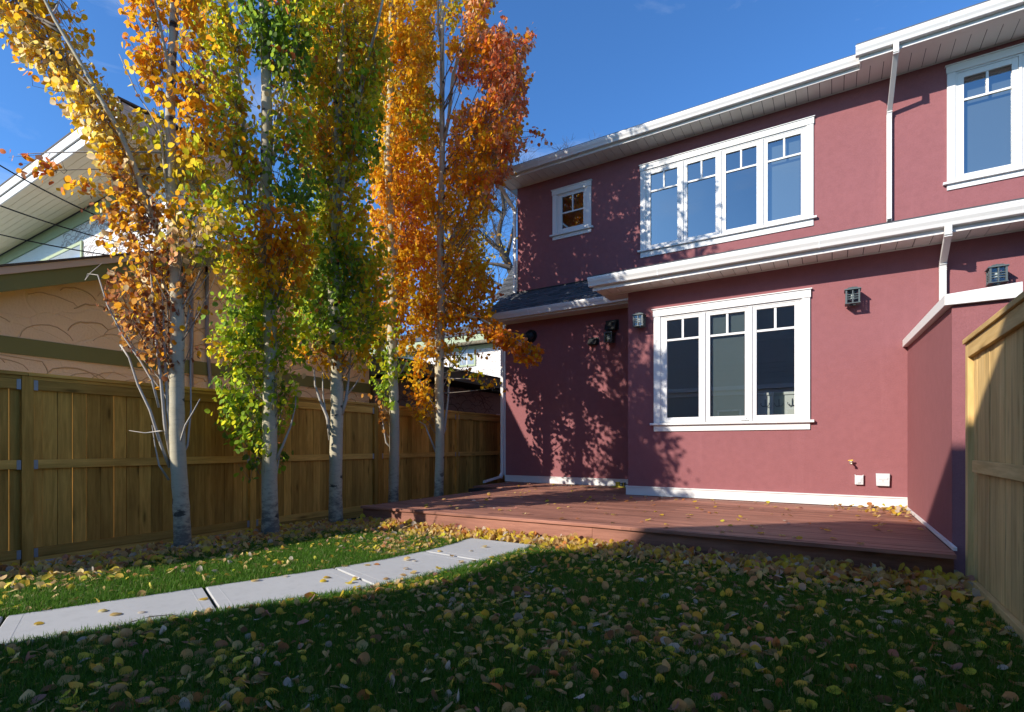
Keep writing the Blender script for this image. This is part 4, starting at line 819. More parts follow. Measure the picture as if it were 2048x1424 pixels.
DENS = {1: 1.8, 2: 1.6, 3: 1.6, 4: 1.4, 5: 1.5}
WID = {1: 1.12, 2: 1.16, 3: 1.16, 4: 1.04, 5: 1.0}
BACK = {3: ((0.75, 0.85),), 4: ((0.7, 0.8), (1.3, 0.75)), 5: ((0.7, 0.8), (1.3, 0.85))}
def aspen(seed, base, trunk_px, width_px, clusters, shoots, limbs, label, leaf_size, LS=1.0, n_single=300):
    rng = np.random.default_rng(seed); rr = random.Random(seed)
    bx, by = base[0] * LS, base[1] * LS; leaf_size *= LS; t0 = Vector((bx, by, 0)).dot(DV); sc = t0 / FPX
    root = thing('aspen_tree', (bx, by, ground_z(bx) - 0.02), label, 'tree', 'aspens along the left fence'); off = np.array(OFF[root.name])
    tr = [at(u, v, t0) for u, v in trunk_px]; tr[0].z = ground_z(bx) - 0.1
    # smooth resample
    zs = [p.z for p in tr]; zz = np.linspace(zs[0], zs[-1], 60); tx = np.interp(zz, zs, [p.x for p in tr]); ty = np.interp(zz, zs, [p.y for p in tr])
    rad = np.interp(zz, zs, [w * sc / 2 for w in width_px]); wob = 0.012
    pts = [(tx[i] + wob * math.sin(zz[i] * 2.1 + seed), ty[i] + wob * math.cos(zz[i] * 1.7 + seed), zz[i]) for i in range(60)]
    rad[0] *= 1.25; rad[1] *= 1.08
    mb = MB(); mb.tube(pts, [r * (1 + 0.035 * math.sin(i * 2.7 + seed)) for i, r in enumerate(rad)], 16); mb.build('trunk', M['aspen_bark'], root, smooth=True)
    tp_ = np.array(pts)
    def trunk_at(z): return np.array([np.interp(z, zz, tp_[:, 0]), np.interp(z, zz, tp_[:, 1]), z])
    def trunk_r(z): return float(np.interp(z, zz, rad))
    LPT = []
    for lp, w0, w1 in limbs:                                          # big limbs seen in the photograph
        q = [at(u, v, t0 + dz) for u, v, dz in lp]; n = len(q)
        for a_, b_ in zip(q[:-1], q[1:]): LPT += [np.array(a_.lerp(b_, k / 5)) for k in range(5)]
        mb = MB(); mb.tube(q, [(w0 + (w1 - w0) * i / (n - 1)) * sc / 2 for i in range(n)], 9); mb.build('limb', M['aspen_bark'], root, smooth=True)
    P, D, C, N = [], [], [], []; tw = MB(); limb_pts = []
    for lp, w in shoots:                                              # bare pale shoots
        q = [at(u, v, t0 + dz) for u, v, dz in lp]; n = len(q)
        mb = MB(); mb.tube(q, [w * sc / 2 * (1 - 0.75 * i / (n - 1)) for i in range(n)], 6); mb.build('shoot', M['pale_twig_bark'], root, smooth=True)
    back = [(c_[0], c_[1], c_[2], c_[3], c_[4], k_ * (c_[5] if len(c_) > 5 else 1.0), d_, '', 'back') for d_, k_ in BACK.get(seed, ()) for c_ in clusters if c_[1] < 640 and len(c_) < 8]
    for cl in clusters + back:                                        # the crown's far side too: it throws the shade on the house
        u, v, ru, rv, pal = cl[:5]; ru *= WID[seed]; cov = cl[5] if len(cl) > 5 else 1.0; dz = cl[6] if len(cl) > 6 else 0.0; flag = cl[7] if len(cl) > 7 else ''
        c = np.array(at(u, v, t0 + dz)); s = (t0 + dz) / FPX
        A, B = ru * s, rv * s; Cd = min(0.8, max(0.2, 1.5 * min(A, B))) * (0.6 if flag == 'side' else 1.0)
        lpx = leaf_size / s; n = max(4, int(cov * DENS[seed] * math.pi * ru * rv / (0.38 * lpx * lpx))); nsp = max(1, n // 9)
        palette = PAL[pal]
        # limbs from trunk to cluster
        hd = np.linalg.norm((c - trunk_at(np.clip(c[2], 0.5, zz[-1])))[:2]); zst = np.clip(c[2] - B * 0.6 - 0.25 - (0.05 if flag == 'side' else 1.1) * hd + (B * .6 + .2 if flag == 'side' else 0), max(0.9, zz[0] + 1.0), zz[-1] - 0.3)
        anchors = []
        for k in range(1 + (A > 0.3 and seed < 4)):
            st = trunk_at(min(zst + rr.uniform(0, 0.35), zz[-1] - 0.1)); en = c + np.array([rr.uniform(-.4, .4) * A, rr.uniform(-.4, .4) * Cd, B * rr.uniform(0.3, 0.9)])
            if LPT:
                la = np.array(LPT); dl = np.linalg.norm(la - c, axis=1) + 1.5 * np.clip(la[:, 2] - c[2] + 0.9 * np.linalg.norm((la - c)[:, :2], axis=1), 0, 9); jl = int(np.argmin(dl))
                if dl[jl] < 0.55 * np.linalg.norm(st - c): st = la[max(0, jl - rr.choice((0, 2, 4)))]
            be = st + (en - st) * np.array([0.62, 0.62, 0.42]); cv = curve(st, en, be, 9); r0 = min(0.008 + 0.004 * hd, trunk_r(st[2]) * 0.5)
            if len(cl) < 9: mb = MB(); mb.tube(cv, [r0 * (1 - 0.8 * i / 8) for i in range(9)], 6); mb.build('branch', M['pale_twig_bark'] if rr.random() < 0.3 else M['twig_bark'], root, smooth=True)
            anchors += [np.array(p) for p in cv[3:]]
        anchors = np.array(anchors)
        for k in range(nsp):
            d = rng.standard_normal(3); d /= np.linalg.norm(d); d *= rng.random() ** (1 / 2.4)
            RVn, DVn = np.array(RV), np.array(DV)
            b0 = c + RVn * d[0] * A + DVn * d[1] * Cd + np.array([0, 0, d[2] * B])
            o = b0 - trunk_at(np.clip(b0[2], 0.3, zz[-1])); o[2] = 0; o /= np.linalg.norm(o) + 1e-6
            dirv = np.array([0, 0, 0.85]) + o * 0.55 + rng.standard_normal(3) * 0.22
            if flag == 'side': dirv = np.array(RV) * (0.9 if u > 500 else -0.9) + np.array([0, 0, -0.25]) + rng.standard_normal(3) * 0.2
            dirv /= np.linalg.norm(dirv); ln = rng.uniform(0.18, 0.42); st = b0 - dirv * ln * 0.5
            j = np.argmin(np.linalg.norm(anchors - st, axis=1) + 0.4 * np.clip(anchors[:, 2] - st[2], 0, 9)); a = anchors[j]
            mid = (a + st) / 2 + np.array([0, 0, -0.04]); e = st + dirv * ln
            tw.tube([a, mid, st, e], [0.0042, 0.0034, 0.0027, 0.0012], 3, cap=False)
            m = max(3, int(rng.normal(9, 2.2))); main = pick(rng, palette, 1)[0]
            f = rng.random(m) * 1.05; p = st + dirv * (ln * f)[:, None] + rng.standard_normal((m, 3)) * 0.042
            P.append(p); col = np.where((rng.random(m) < 0.62)[:, None], main[None], pick(rng, palette, m)); C.append(col * rng.uniform(0.78, 1.16, (m, 1)))
            dd = np.tile(np.array([0, 0, -0.75]), (m, 1)) + o * 0.35 + rng.standard_normal((m, 3)) * 0.55; D.append(dd); N.append(rng.standard_normal((m, 3)) * 0.8 + np.array([-0.55, -1.0, 0.5]))
    tag(tw.build('twigs', M['twig_bark'], root), kind='stuff')
    P, D, C, N = np.vstack(P), np.vstack(D), np.clip(np.vstack(C), 0.01, 0.9), np.vstack(N); n = len(P)
    X, Y, Z = frames(D, N); size = (0.6 + 0.65 * rng.random(n) ** 0.8) * leaf_size
    small = C.sum(1) < 0.42; size = np.where(small & (C[:, 0] > C[:, 1] * 1.7), size * 0.78, size)
    w = P - np.array(CV); dep = w @ np.array(DV); uu = CXP + FPX * (w @ np.array(RV)) / dep; vv = HYP - FPX * w[:, 2] / dep
    inv = (uu > 5) & (uu < 2040) & (vv > 5) & (vv < 1400); score = np.where(inv, size / dep, 0) + rng.random(n) * 1e-4
    pickd = np.argsort(-score)[:n_single]; rest = np.ones(n, bool); rest[pickd] = False
    me = leaves_mesh('foliage', (P - off)[rest], X[rest], Y[rest], Z[rest], size[rest], C[rest]); tag(link('foliage', me, root, M['leaf_attr']), kind='stuff')
    for i in pickd:
        o = link('leaf', leaf_me, root); s_ = float(size[i])
        o.matrix_basis = Matrix(((X[i, 0] * s_, Y[i, 0] * s_, Z[i, 0] * s_, P[i, 0] - off[0]), (X[i, 1] * s_, Y[i, 1] * s_, Z[i, 1] * s_, P[i, 1] - off[1]), (X[i, 2] * s_, Y[i, 2] * s_, Z[i, 2] * s_, P[i, 2] - off[2]), (0, 0, 0, 1)))
        o.color = (*[float(x) for x in C[i]], 1)
    return n

nl = 0
nl += aspen(1, (-6.60, 3.24), [(364, 1140), (362, 1000), (358, 900), (353, 650), (346, 430), (343, 200), (345, 0), (346, -60), (347, -110)], [32, 29, 28, 25, 21, 17, 13, 9, 3], [
    (-40, -60, 70, 70, 'pale'), (35, 20, 62, 60, 'pale', 1.2), (95, 90, 62, 55, 'pale', 1.2), (150, 160, 60, 52, 'pale', 1.2), (205, 232, 52, 50, 'pale', 1.2), (238, 295, 42, 45, 'pale', 1.2), (262, 350, 46, 42, 'pale', .8),
    (110, 10, 40, 50, 'gold', .7),
    (305, -20, 34, 30, 'gold', .8), (292, 30, 34, 40, 'orange', .9), (298, 95, 34, 50, 'orange', .9), (312, 175, 26, 48, 'gold', .8), (312, 250, 22, 45, 'yg', .6), (300, 130, 20, 25, 'pale', .8),
    (378, -30, 28, 40, 'yg', .8), (378, 30, 25, 60, 'orange', .8), (382, 130, 30, 60, 'rusty', .9), (392, 215, 42, 55, 'orange', .8), (378, 290, 30, 55, 'gold', .8), (392, 345, 42, 42, 'olive', .8), (335, 330, 26, 45, 'gold', .4),
    (262, 405, 48, 42, 'rusty', 1.0), (248, 452, 44, 38, 'rusty', .9), (305, 440, 48, 46, 'rusty', .7), (292, 500, 58, 48, 'rusty', .7), (395, 415, 50, 42, 'olive', .8),
    (300, 560, 62, 42, 'rusty', 0.83), (282, 615, 56, 38, 'brown', 0.63), (300, 665, 60, 36, 'brown', 0.63), (318, 712, 52, 28, 'brown', 0.48), (255, 650, 28, 40, 'brown', .3), (360, 600, 30, 60, 'brown', .25), (350, 560, 24, 40, 'rusty', .4), (225, 590, 22, 40, 'brown', .22), (372, 690, 18, 30, 'brown', .2), (315, 760, 34, 18, 'rusty', .13),
    (45, 315, 36, 10, 'fire', .35, -0.3, 'side'), (108, 342, 40, 15, 'fire', .6, -0.25, 'side'), (168, 368, 34, 18, 'orange', .7, -0.2, 'side'),
    (405, 470, 62, 34, 'tan', .9, -0.15), (455, 440, 42, 40, 'yg', .8, -0.1), (350, 490, 40, 26, 'tan', .5, -0.2), (425, 510, 48, 20, 'yg', .6, -0.1), (440, 555, 28, 12, 'gold', .35, -0.1), (400, 575, 20, 18, 'gold', .4), (398, 625, 18, 8, 'gold', .35), (245, 645, 20, 24, 'gold', .2)],
    [([(340, 935, 0), (322, 890, -.05), (300, 820, -.08), (276, 770, -.1), (258, 715, -.1), (240, 690, -.1), (243, 700, -.1), (262, 655, -.1)], 7), ([(345, 930, 0), (330, 850, -.06), (322, 760, -.08), (312, 680, -.1), (306, 600, -.1), (300, 520, -.1), (296, 440, -.1)], 8), ([(348, 925, 0), (336, 820, -.05), (330, 720, -.05), (326, 620, -.05), (322, 540, -.05)], 8),
     ([(352, 900, 0), (340, 800, .05), (338, 700, .08), (335, 600, .1), (333, 500, .1)], 6), ([(345, 862, 0), (320, 862, -.1), (290, 866, -.15), (258, 861, -.18)], 4), ([(350, 905, 0), (362, 880, -.05), (371, 850, -.08), (385, 826, -.1), (400, 798, -.12)], 6), ([(356, 930, 0), (375, 890, .05), (382, 820, .05), (381, 740, .05), (385, 660, .06), (398, 600, .08)], 5),
     ([(338, 960, 0), (318, 930, -.05), (310, 890, -.08), (304, 850, -.1)], 5), ([(318, 815, -.08), (304, 760, -.1), (280, 720, -.1), (245, 670, -.12), (215, 610, -.13), (196, 550, -.13), (176, 548, -.13), (170, 560, -.13), (182, 545, -.13), (205, 526, -.13)], 5), ([(352, 700, 0), (372, 660, .05), (380, 600, .06), (420, 545, .1), (436, 505, .1)], 4),
     ([(345, 310, 0), (322, 270, -.05), (300, 225, -.08), (275, 190, -.1), (246, 125, -.12), (238, 108, -.12)], 4), ([(340, 300, 0), (288, 230, -.1), (262, 215, -.12), (238, 202, -.12)], 3)],
    [([(338, 520, 0), (310, 450, -.05), (288, 395, -.1), (272, 340, -.13), (240, 265, -.18), (200, 195, -.25), (155, 115, -.3), (110, 40, -.35), (80, -20, -.4), (40, -90, -.45)], 13, 4), ([(342, 160, 0), (332, 110, -.05), (322, 60, -.08), (310, 0, -.12), (300, -80, -.15)], 8, 3), ([(338, 440, 0), (334, 390, -.05), (325, 300, -.08), (318, 250, -.1)], 6, 3), ([(344, 170, 0), (352, 60, .03), (356, 0, .05)], 9, 6)],
    'nearest aspen with brown lower leaves and a pale yellow limb leaning left', 0.064)
nl += aspen(2, (-6.62, 4.41), [(541, 1110), (541, 1000), (541, 870), (538, 700), (534, 400), (531, 200), (528, 0), (526, -90), (525, -160)], [34, 30, 28, 26, 23, 20, 14, 9, 3], [
    (435, -30, 44, 50, 'yg', .8), (560, -50, 50, 60, 'gold', .8), (420, 45, 40, 60, 'yg'), (462, 60, 45, 70, 'olive'), (405, 140, 40, 45, 'yg'), (450, 165, 46, 60, 'mix'), (432, 235, 46, 42, 'yg', .9), (480, 225, 30, 52, 'mix', .8), (476, 290, 38, 42, 'olive'), (446, 318, 36, 32, 'orange', .6), (492, 345, 42, 40, 'mix'), (470, 400, 44, 42, 'yg', .9),
    (528, 40, 26, 60, 'dgreen'), (545, 75, 36, 60, 'dgreen'), (570, 30, 40, 60, 'dgreen'), (585, 95, 36, 50, 'dgreen', .9), (600, 40, 34, 50, 'yg', .8), (565, 140, 40, 36, 'dgreen', .9), (575, 205, 34, 48, 'mix', .9), (560, 255, 30, 40, 'green', .7), (592, 270, 36, 46, 'olive', .9), (580, 340, 42, 46, 'dgreen', .9), (560, 400, 46, 38, 'green', .9), (598, 395, 30, 30, 'dgreen', .9),
    (560, 440, 50, 34, 'orange', 1.0, -.25), (530, 480, 60, 38, 'orange', .9, -.25), (575, 500, 44, 36, 'orange', .9, -.2), (500, 515, 44, 34, 'olive', .9, -.1), (545, 545, 52, 34, 'gold', .9, -.2), (475, 500, 34, 36, 'gold', .9), (605, 500, 30, 40, 'gold', .8), (480, 550, 34, 30, 'yg', .8), (585, 570, 40, 32, 'olive', .8), (505, 575, 36, 30, 'yg', .8),
    (490, 610, 44, 36, 'green', .9), (540, 615, 46, 36, 'green', .8), (465, 660, 44, 36, 'green', .9), (515, 665, 50, 38, 'green', .9), (570, 660, 40, 36, 'mix', .7), (475, 715, 40, 36, 'yg', .8), (525, 720, 52, 38, 'green', .9), (575, 715, 30, 32, 'green', .6), (560, 765, 44, 26, 'tan', .5, -.15), (490, 770, 44, 34, 'green', .9), (545, 795, 50, 34, 'green', .8), (480, 815, 32, 34, 'green', .9), (515, 840, 42, 34, 'green', .9), (510, 885, 34, 32, 'green', .9), (528, 915, 30, 26, 'dgreen', .9), (470, 860, 20, 30, 'green', .7), (580, 800, 16, 32, 'green', .6), (505, 935, 20, 14, 'dgreen', .8)],
    [([(552, 920, 0), (566, 890, .05), (582, 850, .06), (591, 810, .06), (592, 770, .06)], 6), ([(545, 1000, 0), (555, 935, .03), (560, 905, .04)], 5), ([(540, 340, 0), (548, 250, .05), (556, 180, .08)], 5)],
    [([(500, 400, .1), (494, 330, .1), (488, 260, .1), (478, 160, .1), (460, 60, .1), (450, -30, .1)], 10, 5), ([(520, 480, .05), (500, 420, 0), (470, 330, -.05), (445, 190, -.08), (420, 120, -.1)], 7, 3), ([(546, 330, 0), (556, 250, -.05), (580, 130, -.08), (600, 40, -.1)], 7, 3)],
    'second aspen from the left, leafy green low down with dark green and yellow above', 0.068)
nl += aspen(3, (-6.60, 5.53), [(673, 1090), (673, 950), (672, 780), (669, 560), (672, 400), (678, 200), (690, 40), (702, -200), (708, -430)], [27, 25, 24, 21, 18, 15, 12, 8, 3], [
    (655, -50, 50, 70, 'gold', .7), (725, -50, 44, 70, 'gold', .7), (690, -200, 50, 100, 'gold', .5), (700, -330, 34, 80, 'gold', .4), (642, 40, 40, 60, 'mix'), (625, 120, 34, 48, 'yg', .9), (672, 55, 44, 60, 'olive'), (715, 50, 40, 60, 'olive'), (660, 140, 44, 52, 'olive'), (705, 150, 38, 60, 'mix'), (735, 120, 34, 60, 'olive'), (640, 205, 44, 48, 'olive'), (690, 220, 44, 50, 'mix'), (730, 215, 32, 56, 'yg'), (628, 270, 40, 46, 'olive'), (675, 285, 48, 44, 'orange', .9), (718, 290, 34, 50, 'green'), (650, 335, 48, 40, 'olive'), (700, 350, 34, 40, 'olive', .8), (640, 395, 34, 34, 'green', .9), (680, 410, 42, 38, 'olive', .9),
    (640, 450, 44, 36, 'yg', .9), (690, 455, 50, 38, 'olive', .9), (625, 500, 36, 38, 'yg', .9), (668, 510, 52, 38, 'green', .9), (722, 505, 44, 40, 'olive', .9), (640, 560, 44, 40, 'dgreen', .9), (692, 565, 52, 42, 'dgreen', .9), (738, 560, 40, 40, 'olive', .9), (600, 560, 30, 30, 'orange', .7), (652, 620, 48, 40, 'dgreen', .9), (705, 625, 50, 40, 'green', .9), (750, 620, 36, 38, 'yg', .8), (640, 670, 40, 32, 'green', .7), (690, 680, 50, 32, 'green', .8), (730, 690, 36, 28, 'mix', .8), (650, 715, 40, 18, 'gold', .7), (700, 728, 44, 18, 'gold', .8), (668, 700, 24, 18, 'dead', .5), (612, 630, 26, 46, 'green', .4), (610, 700, 30, 20, 'gold', .6)],
    [([(661, 880, 0), (655, 835, -.05), (640, 800, -.06), (630, 770, -.06), (628, 735, -.06)], 8), ([(660, 860, 0), (652, 830, -.03), (646, 790, -.05), (645, 745, -.05)], 6), ([(682, 830, 0), (692, 800, .03), (697, 760, .03), (702, 700, .03)], 9), ([(690, 795, .02), (710, 770, .05), (722, 750, .06)], 4)],
    [([(676, 430, 0), (690, 340, -.05), (712, 250, -.06), (722, 160, -.06), (752, 60, -.08), (770, -20, -.1)], 8, 4), ([(672, 470, 0), (660, 380, .03), (655, 300, .05)], 6, 3)],
    'middle aspen of the row, bare clean trunk under an olive and green crown', 0.069)
nl += aspen(4, (-6.60, 6.79), [(788, 1060), (788, 950), (787, 800), (785, 640), (781, 450), (778, 330), (779, 200), (783, 0), (785, -60), (786, -110)], [21, 20, 19, 18, 16, 14, 12, 8, 5, 3], [
    (780, -40, 40, 40, 'gold'), (765, 40, 34, 50, 'gold'), (800, 40, 36, 50, 'gold'), (770, 110, 34, 44, 'gold'), (815, 110, 34, 46, 'gold'), (765, 180, 30, 44, 'olive', .9), (805, 190, 34, 44, 'gold'), (835, 160, 20, 40, 'gold'), (790, 255, 38, 44, 'gold'), (830, 250, 24, 44, 'olive'), (770, 310, 28, 36, 'gold', .9), (808, 325, 34, 40, 'orange'), (760, 365, 24, 40, 'orange'), (795, 390, 36, 40, 'orange'), (830, 390, 26, 40, 'orange'), (768, 440, 32, 38, 'orange'), (812, 455, 38, 40, 'fire', .9), (780, 505, 36, 36, 'gold'), (820, 520, 34, 38, 'orange'), (770, 560, 30, 34, 'gold', .9), (805, 580, 38, 38, 'gold', .9), (770, 615, 34, 32, 'gold', .8), (815, 640, 36, 36, 'gold', .8), (775, 665, 34, 30, 'olive', .8), (805, 690, 30, 26, 'gold', .7), (760, 710, 30, 30, 'green', .8), (785, 735, 26, 26, 'green', .8), (770, 775, 22, 26, 'green', .8), (775, 805, 14, 14, 'green', .7), (740, 690, 24, 30, 'olive', .7),
    (756, 800, 13, 12, 'dead', .7), (760, 828, 15, 16, 'dead', .6), (748, 830, 8, 16, 'dead', .5)],
    [([(786, 900, 0), (772, 885, -.02), (768, 860, -.03), (764, 835, -.03), (758, 812, -.03)], 4), ([(790, 760, 0), (805, 740, .02), (818, 710, .03)], 4)],
    [([(785, 620, 0), (772, 520, .03), (768, 400, .05), (770, 300, .05), (768, 200, .05)], 6, 3), ([(783, 560, 0), (800, 470, -.03), (808, 380, -.05)], 5, 3)],
    'fourth aspen from the left, golden orange with a small dead brown sprig', 0.068, 1.135)
nl += aspen(5, (-6.60, 8.03), [(878, 1010), (878, 930), (880, 760), (881, 600), (882, 480), (883, 330), (885, 180), (884, 60), (884, -100), (884, -250)], [19, 18, 18, 17, 15, 12, 10, 8, 5, 2], [
    (850, -50, 30, 60, 'gold'), (885, -150, 44, 80, 'orange', .8), (920, -60, 36, 60, 'olive', .7), (848, 40, 26, 50, 'gold'), (850, 120, 26, 46, 'gold'), (900, 30, 24, 28, 'olive', .5, -0.5), (848, 200, 28, 42, 'olive', .9), (855, 270, 28, 42, 'gold'), (852, 345, 28, 40, 'orange'), (868, 420, 32, 40, 'gold', .9), (850, 490, 30, 38, 'orange', .9), (865, 560, 34, 38, 'gold'), (850, 620, 30, 34, 'gold', .9),
    (955, 20, 24, 34, 'pink', .9, -0.75), (965, -20, 24, 30, 'pink', 1.0, -0.75), (945, 60, 22, 32, 'pink', .9, -0.75), (975, 5, 12, 14, 'red', .8, -0.75), (938, 105, 24, 28, 'orange', .9, -0.5), (908, 90, 16, 18, 'orange', .8, -0.5), (968, 95, 22, 30, 'fire', .9, -0.75), (1000, 90, 26, 30, 'red', 1.0, -0.75), (1018, 115, 22, 34, 'red', 1.0, -0.75), (1055, 78, 11, 15, 'red', .8, -0.75), (1046, 100, 12, 14, 'red', .7, -0.75), (985, 140, 32, 32, 'red', 1.0, -0.75), (1030, 150, 22, 34, 'red', 1.0, -0.75), (930, 145, 26, 22, 'red', .7, -0.5), (1045, 165, 10, 20, 'red', .6, -0.75), (1005, 190, 36, 34, 'red', 1.0, -0.75), (1035, 215, 16, 26, 'red', .8, -0.75), (980, 235, 36, 34, 'fire', 1.0, -0.75), (1020, 250, 24, 30, 'fire', .9, -0.75), (945, 235, 22, 28, 'pink', .9, -0.75), (918, 240, 14, 26, 'pink', .8, -0.5), (958, 285, 36, 34, 'orange', 1.0, -0.75), (1005, 295, 30, 34, 'red', 1.0, -0.75), (1028, 290, 12, 20, 'red', .6, -0.75), (1070, 272, 16, 12, 'red', .6, 0, 'side'), (1085, 278, 9, 7, 'red', .7, 0, 'side'), (1048, 282, 10, 8, 'red', .5, -0.75), (920, 300, 26, 34, 'pink', .9, -0.5),
    (960, 340, 36, 30, 'orange', 1.0, -0.75), (998, 345, 24, 22, 'red', .8, -0.75), (915, 355, 30, 34, 'orange', .9, -0.5), (955, 385, 36, 26, 'fire', .9, -0.75), (905, 415, 28, 30, 'gold', .7, -0.5), (960, 420, 26, 30, 'gold', .6, -0.75), (925, 470, 36, 34, 'gold', .8), (900, 520, 36, 32, 'gold', .8), (945, 520, 24, 30, 'gold', .6), (925, 565, 40, 34, 'gold', .9), (965, 565, 22, 28, 'orange', .7), (895, 610, 38, 32, 'gold', .9), (945, 615, 38, 28, 'orange', .8), (985, 585, 9, 14, 'fire', .6), (870, 655, 34, 30, 'gold', .9), (915, 650, 36, 24, 'orange', .9), (955, 655, 26, 22, 'fire', .9),
    (985, 660, 24, 18, 'blaze', 2.6, -.5, 'side'), (1012, 678, 26, 20, 'blaze', 2.8, -.6, 'side'), (1040, 697, 24, 19, 'blaze', 2.8, -.65, 'side'), (1058, 714, 17, 15, 'blaze', 2.4, -.7, 'side'), (1072, 702, 15, 10, 'blaze', 1.6, -.7, 'side'),
    (850, 700, 30, 32, 'gold', .9), (885, 705, 30, 26, 'gold', .7), (835, 755, 24, 32, 'gold', .9), (855, 795, 22, 26, 'gold', .9), (850, 825, 22, 18, 'gold', .9), (835, 800, 16, 26, 'rusty', .6), (925, 715, 22, 18, 'olive', .5), (948, 745, 26, 12, 'olive', .6, 0, 'side'), (980, 765, 20, 10, 'gold', .7, 0, 'side'), (995, 780, 9, 10, 'gold', .7, 0, 'side'), (900, 765, 20, 14, 'gold', .35), (965, 712, 14, 8, 'olive', .5, 0, 'side')],
    [([(872, 905, 0), (858, 870, -.02), (850, 850, -.03), (838, 842, -.03)], 4), ([(884, 880, 0), (890, 850, .02), (896, 800, .02), (899, 740, .03), (903, 680, .03)], 6), ([(882, 870, 0), (890, 862, .02), (894, 855, .03)], 3), ([(885, 760, 0), (905, 735, .02), (930, 700, .05), (945, 680, .05)], 4), ([(884, 870, 0), (878, 800, .02), (874, 740, .03)], 5)],
    [([(885, 565, 0), (895, 520, -.02), (907, 470, -.04), (925, 440, -.06), (940, 410, -.08), (950, 360, -.1)], 10, 5), ([(886, 290, 0), (897, 240, -.02), (906, 150, -.05), (930, 75, -.08), (950, 15, -.1), (965, -30, -.12)], 8, 4), ([(884, 100, 0), (876, 50, 0), (876, 0, 0), (874, -60, 0)], 6, 3), ([(888, 632, 0), (930, 630, -.1), (965, 640, -.35), (1000, 658, -.55), (1030, 680, -.65), (1060, 700, -.7)], 6, 2), ([(915, 420, -.05), (918, 380, -.05), (920, 340, -.05)], 6, 3)],
    'farthest aspen, flaming orange red crown reaching over the house corner', 0.068, 1.145)
print('aspen leaves', nl)

# ------------------------------------------------------------------ bare trees beyond the house
def bare_tree(seed, base, h, r0, lean, label, tuft=0):
    rr = random.Random(seed); root = thing('bare_tree', base, label, 'tree', 'bare trees beyond the houses')
    mb = MB(); tips = []
    def grow(p, d, L, r, depth):
        n = 4; q = [p.copy()]; rad = [r]; dd = d.copy()
        for k in range(n):
            dd = (dd + Vector((rr.uniform(-1, 1), rr.uniform(-1, 1), rr.uniform(-.5, .8))) * 0.17).normalized(); q.append(q[-1] + dd * (L / n)); rad.append(r * (1 - 0.4 * (k + 1) / n))
        mb.tube(q, rad, 7 if depth < 2 else 5 if depth < 4 else 3, cap=False)
        if depth >= 4: tips.append(q[-1])
        if depth >= 6 or r < 0.004: return
        for k in range(rr.choice((2, 3, 3))):
            a = dd.orthogonal().normalized(); a.rotate(Matrix.Rotation(rr.uniform(0, 6.28), 3, dd).to_quaternion())
            nd = (dd + a * rr.uniform(0.4, 1.0) + Vector((0, 0, 0.1))).normalized(); i = rr.choice((2, 3, 4, 4))
            grow(q[i], nd, L * rr.uniform(0.62, 0.85), rad[i] * rr.uniform(0.5, 0.72), depth + 1)
    grow(Vector(base), Vector(lean).normalized(), h * 0.36, r0, 0)
    mb.build('trunk', M['old_bark'], root, smooth=True)
    if tuft:
        rng = np.random.default_rng(seed); T = np.array([t for t in tips]); low = T[rng.choice(len(T), tuft)]
        P = low + rng.standard_normal((tuft, 3)) * 0.35; D = rng.standard_normal((tuft, 3)) - np.array([0, 0, .6]); X, Y, Z = frames(D, rng.standard_normal((tuft, 3)))
        C = pick(rng, [(GOLD, 4), (PALE, 3), (OLIVE, 2), (RUST, 2)], tuft); me = leaves_mesh('crown', P - np.array(OFF[root.name]), X, Y, Z, rng.uniform(.10, .17, tuft), C)
        tag(link('crown', me, root, M['leaf_attr']), kind='stuff')
b = on_z(1035, 870, 0.0) if False else None
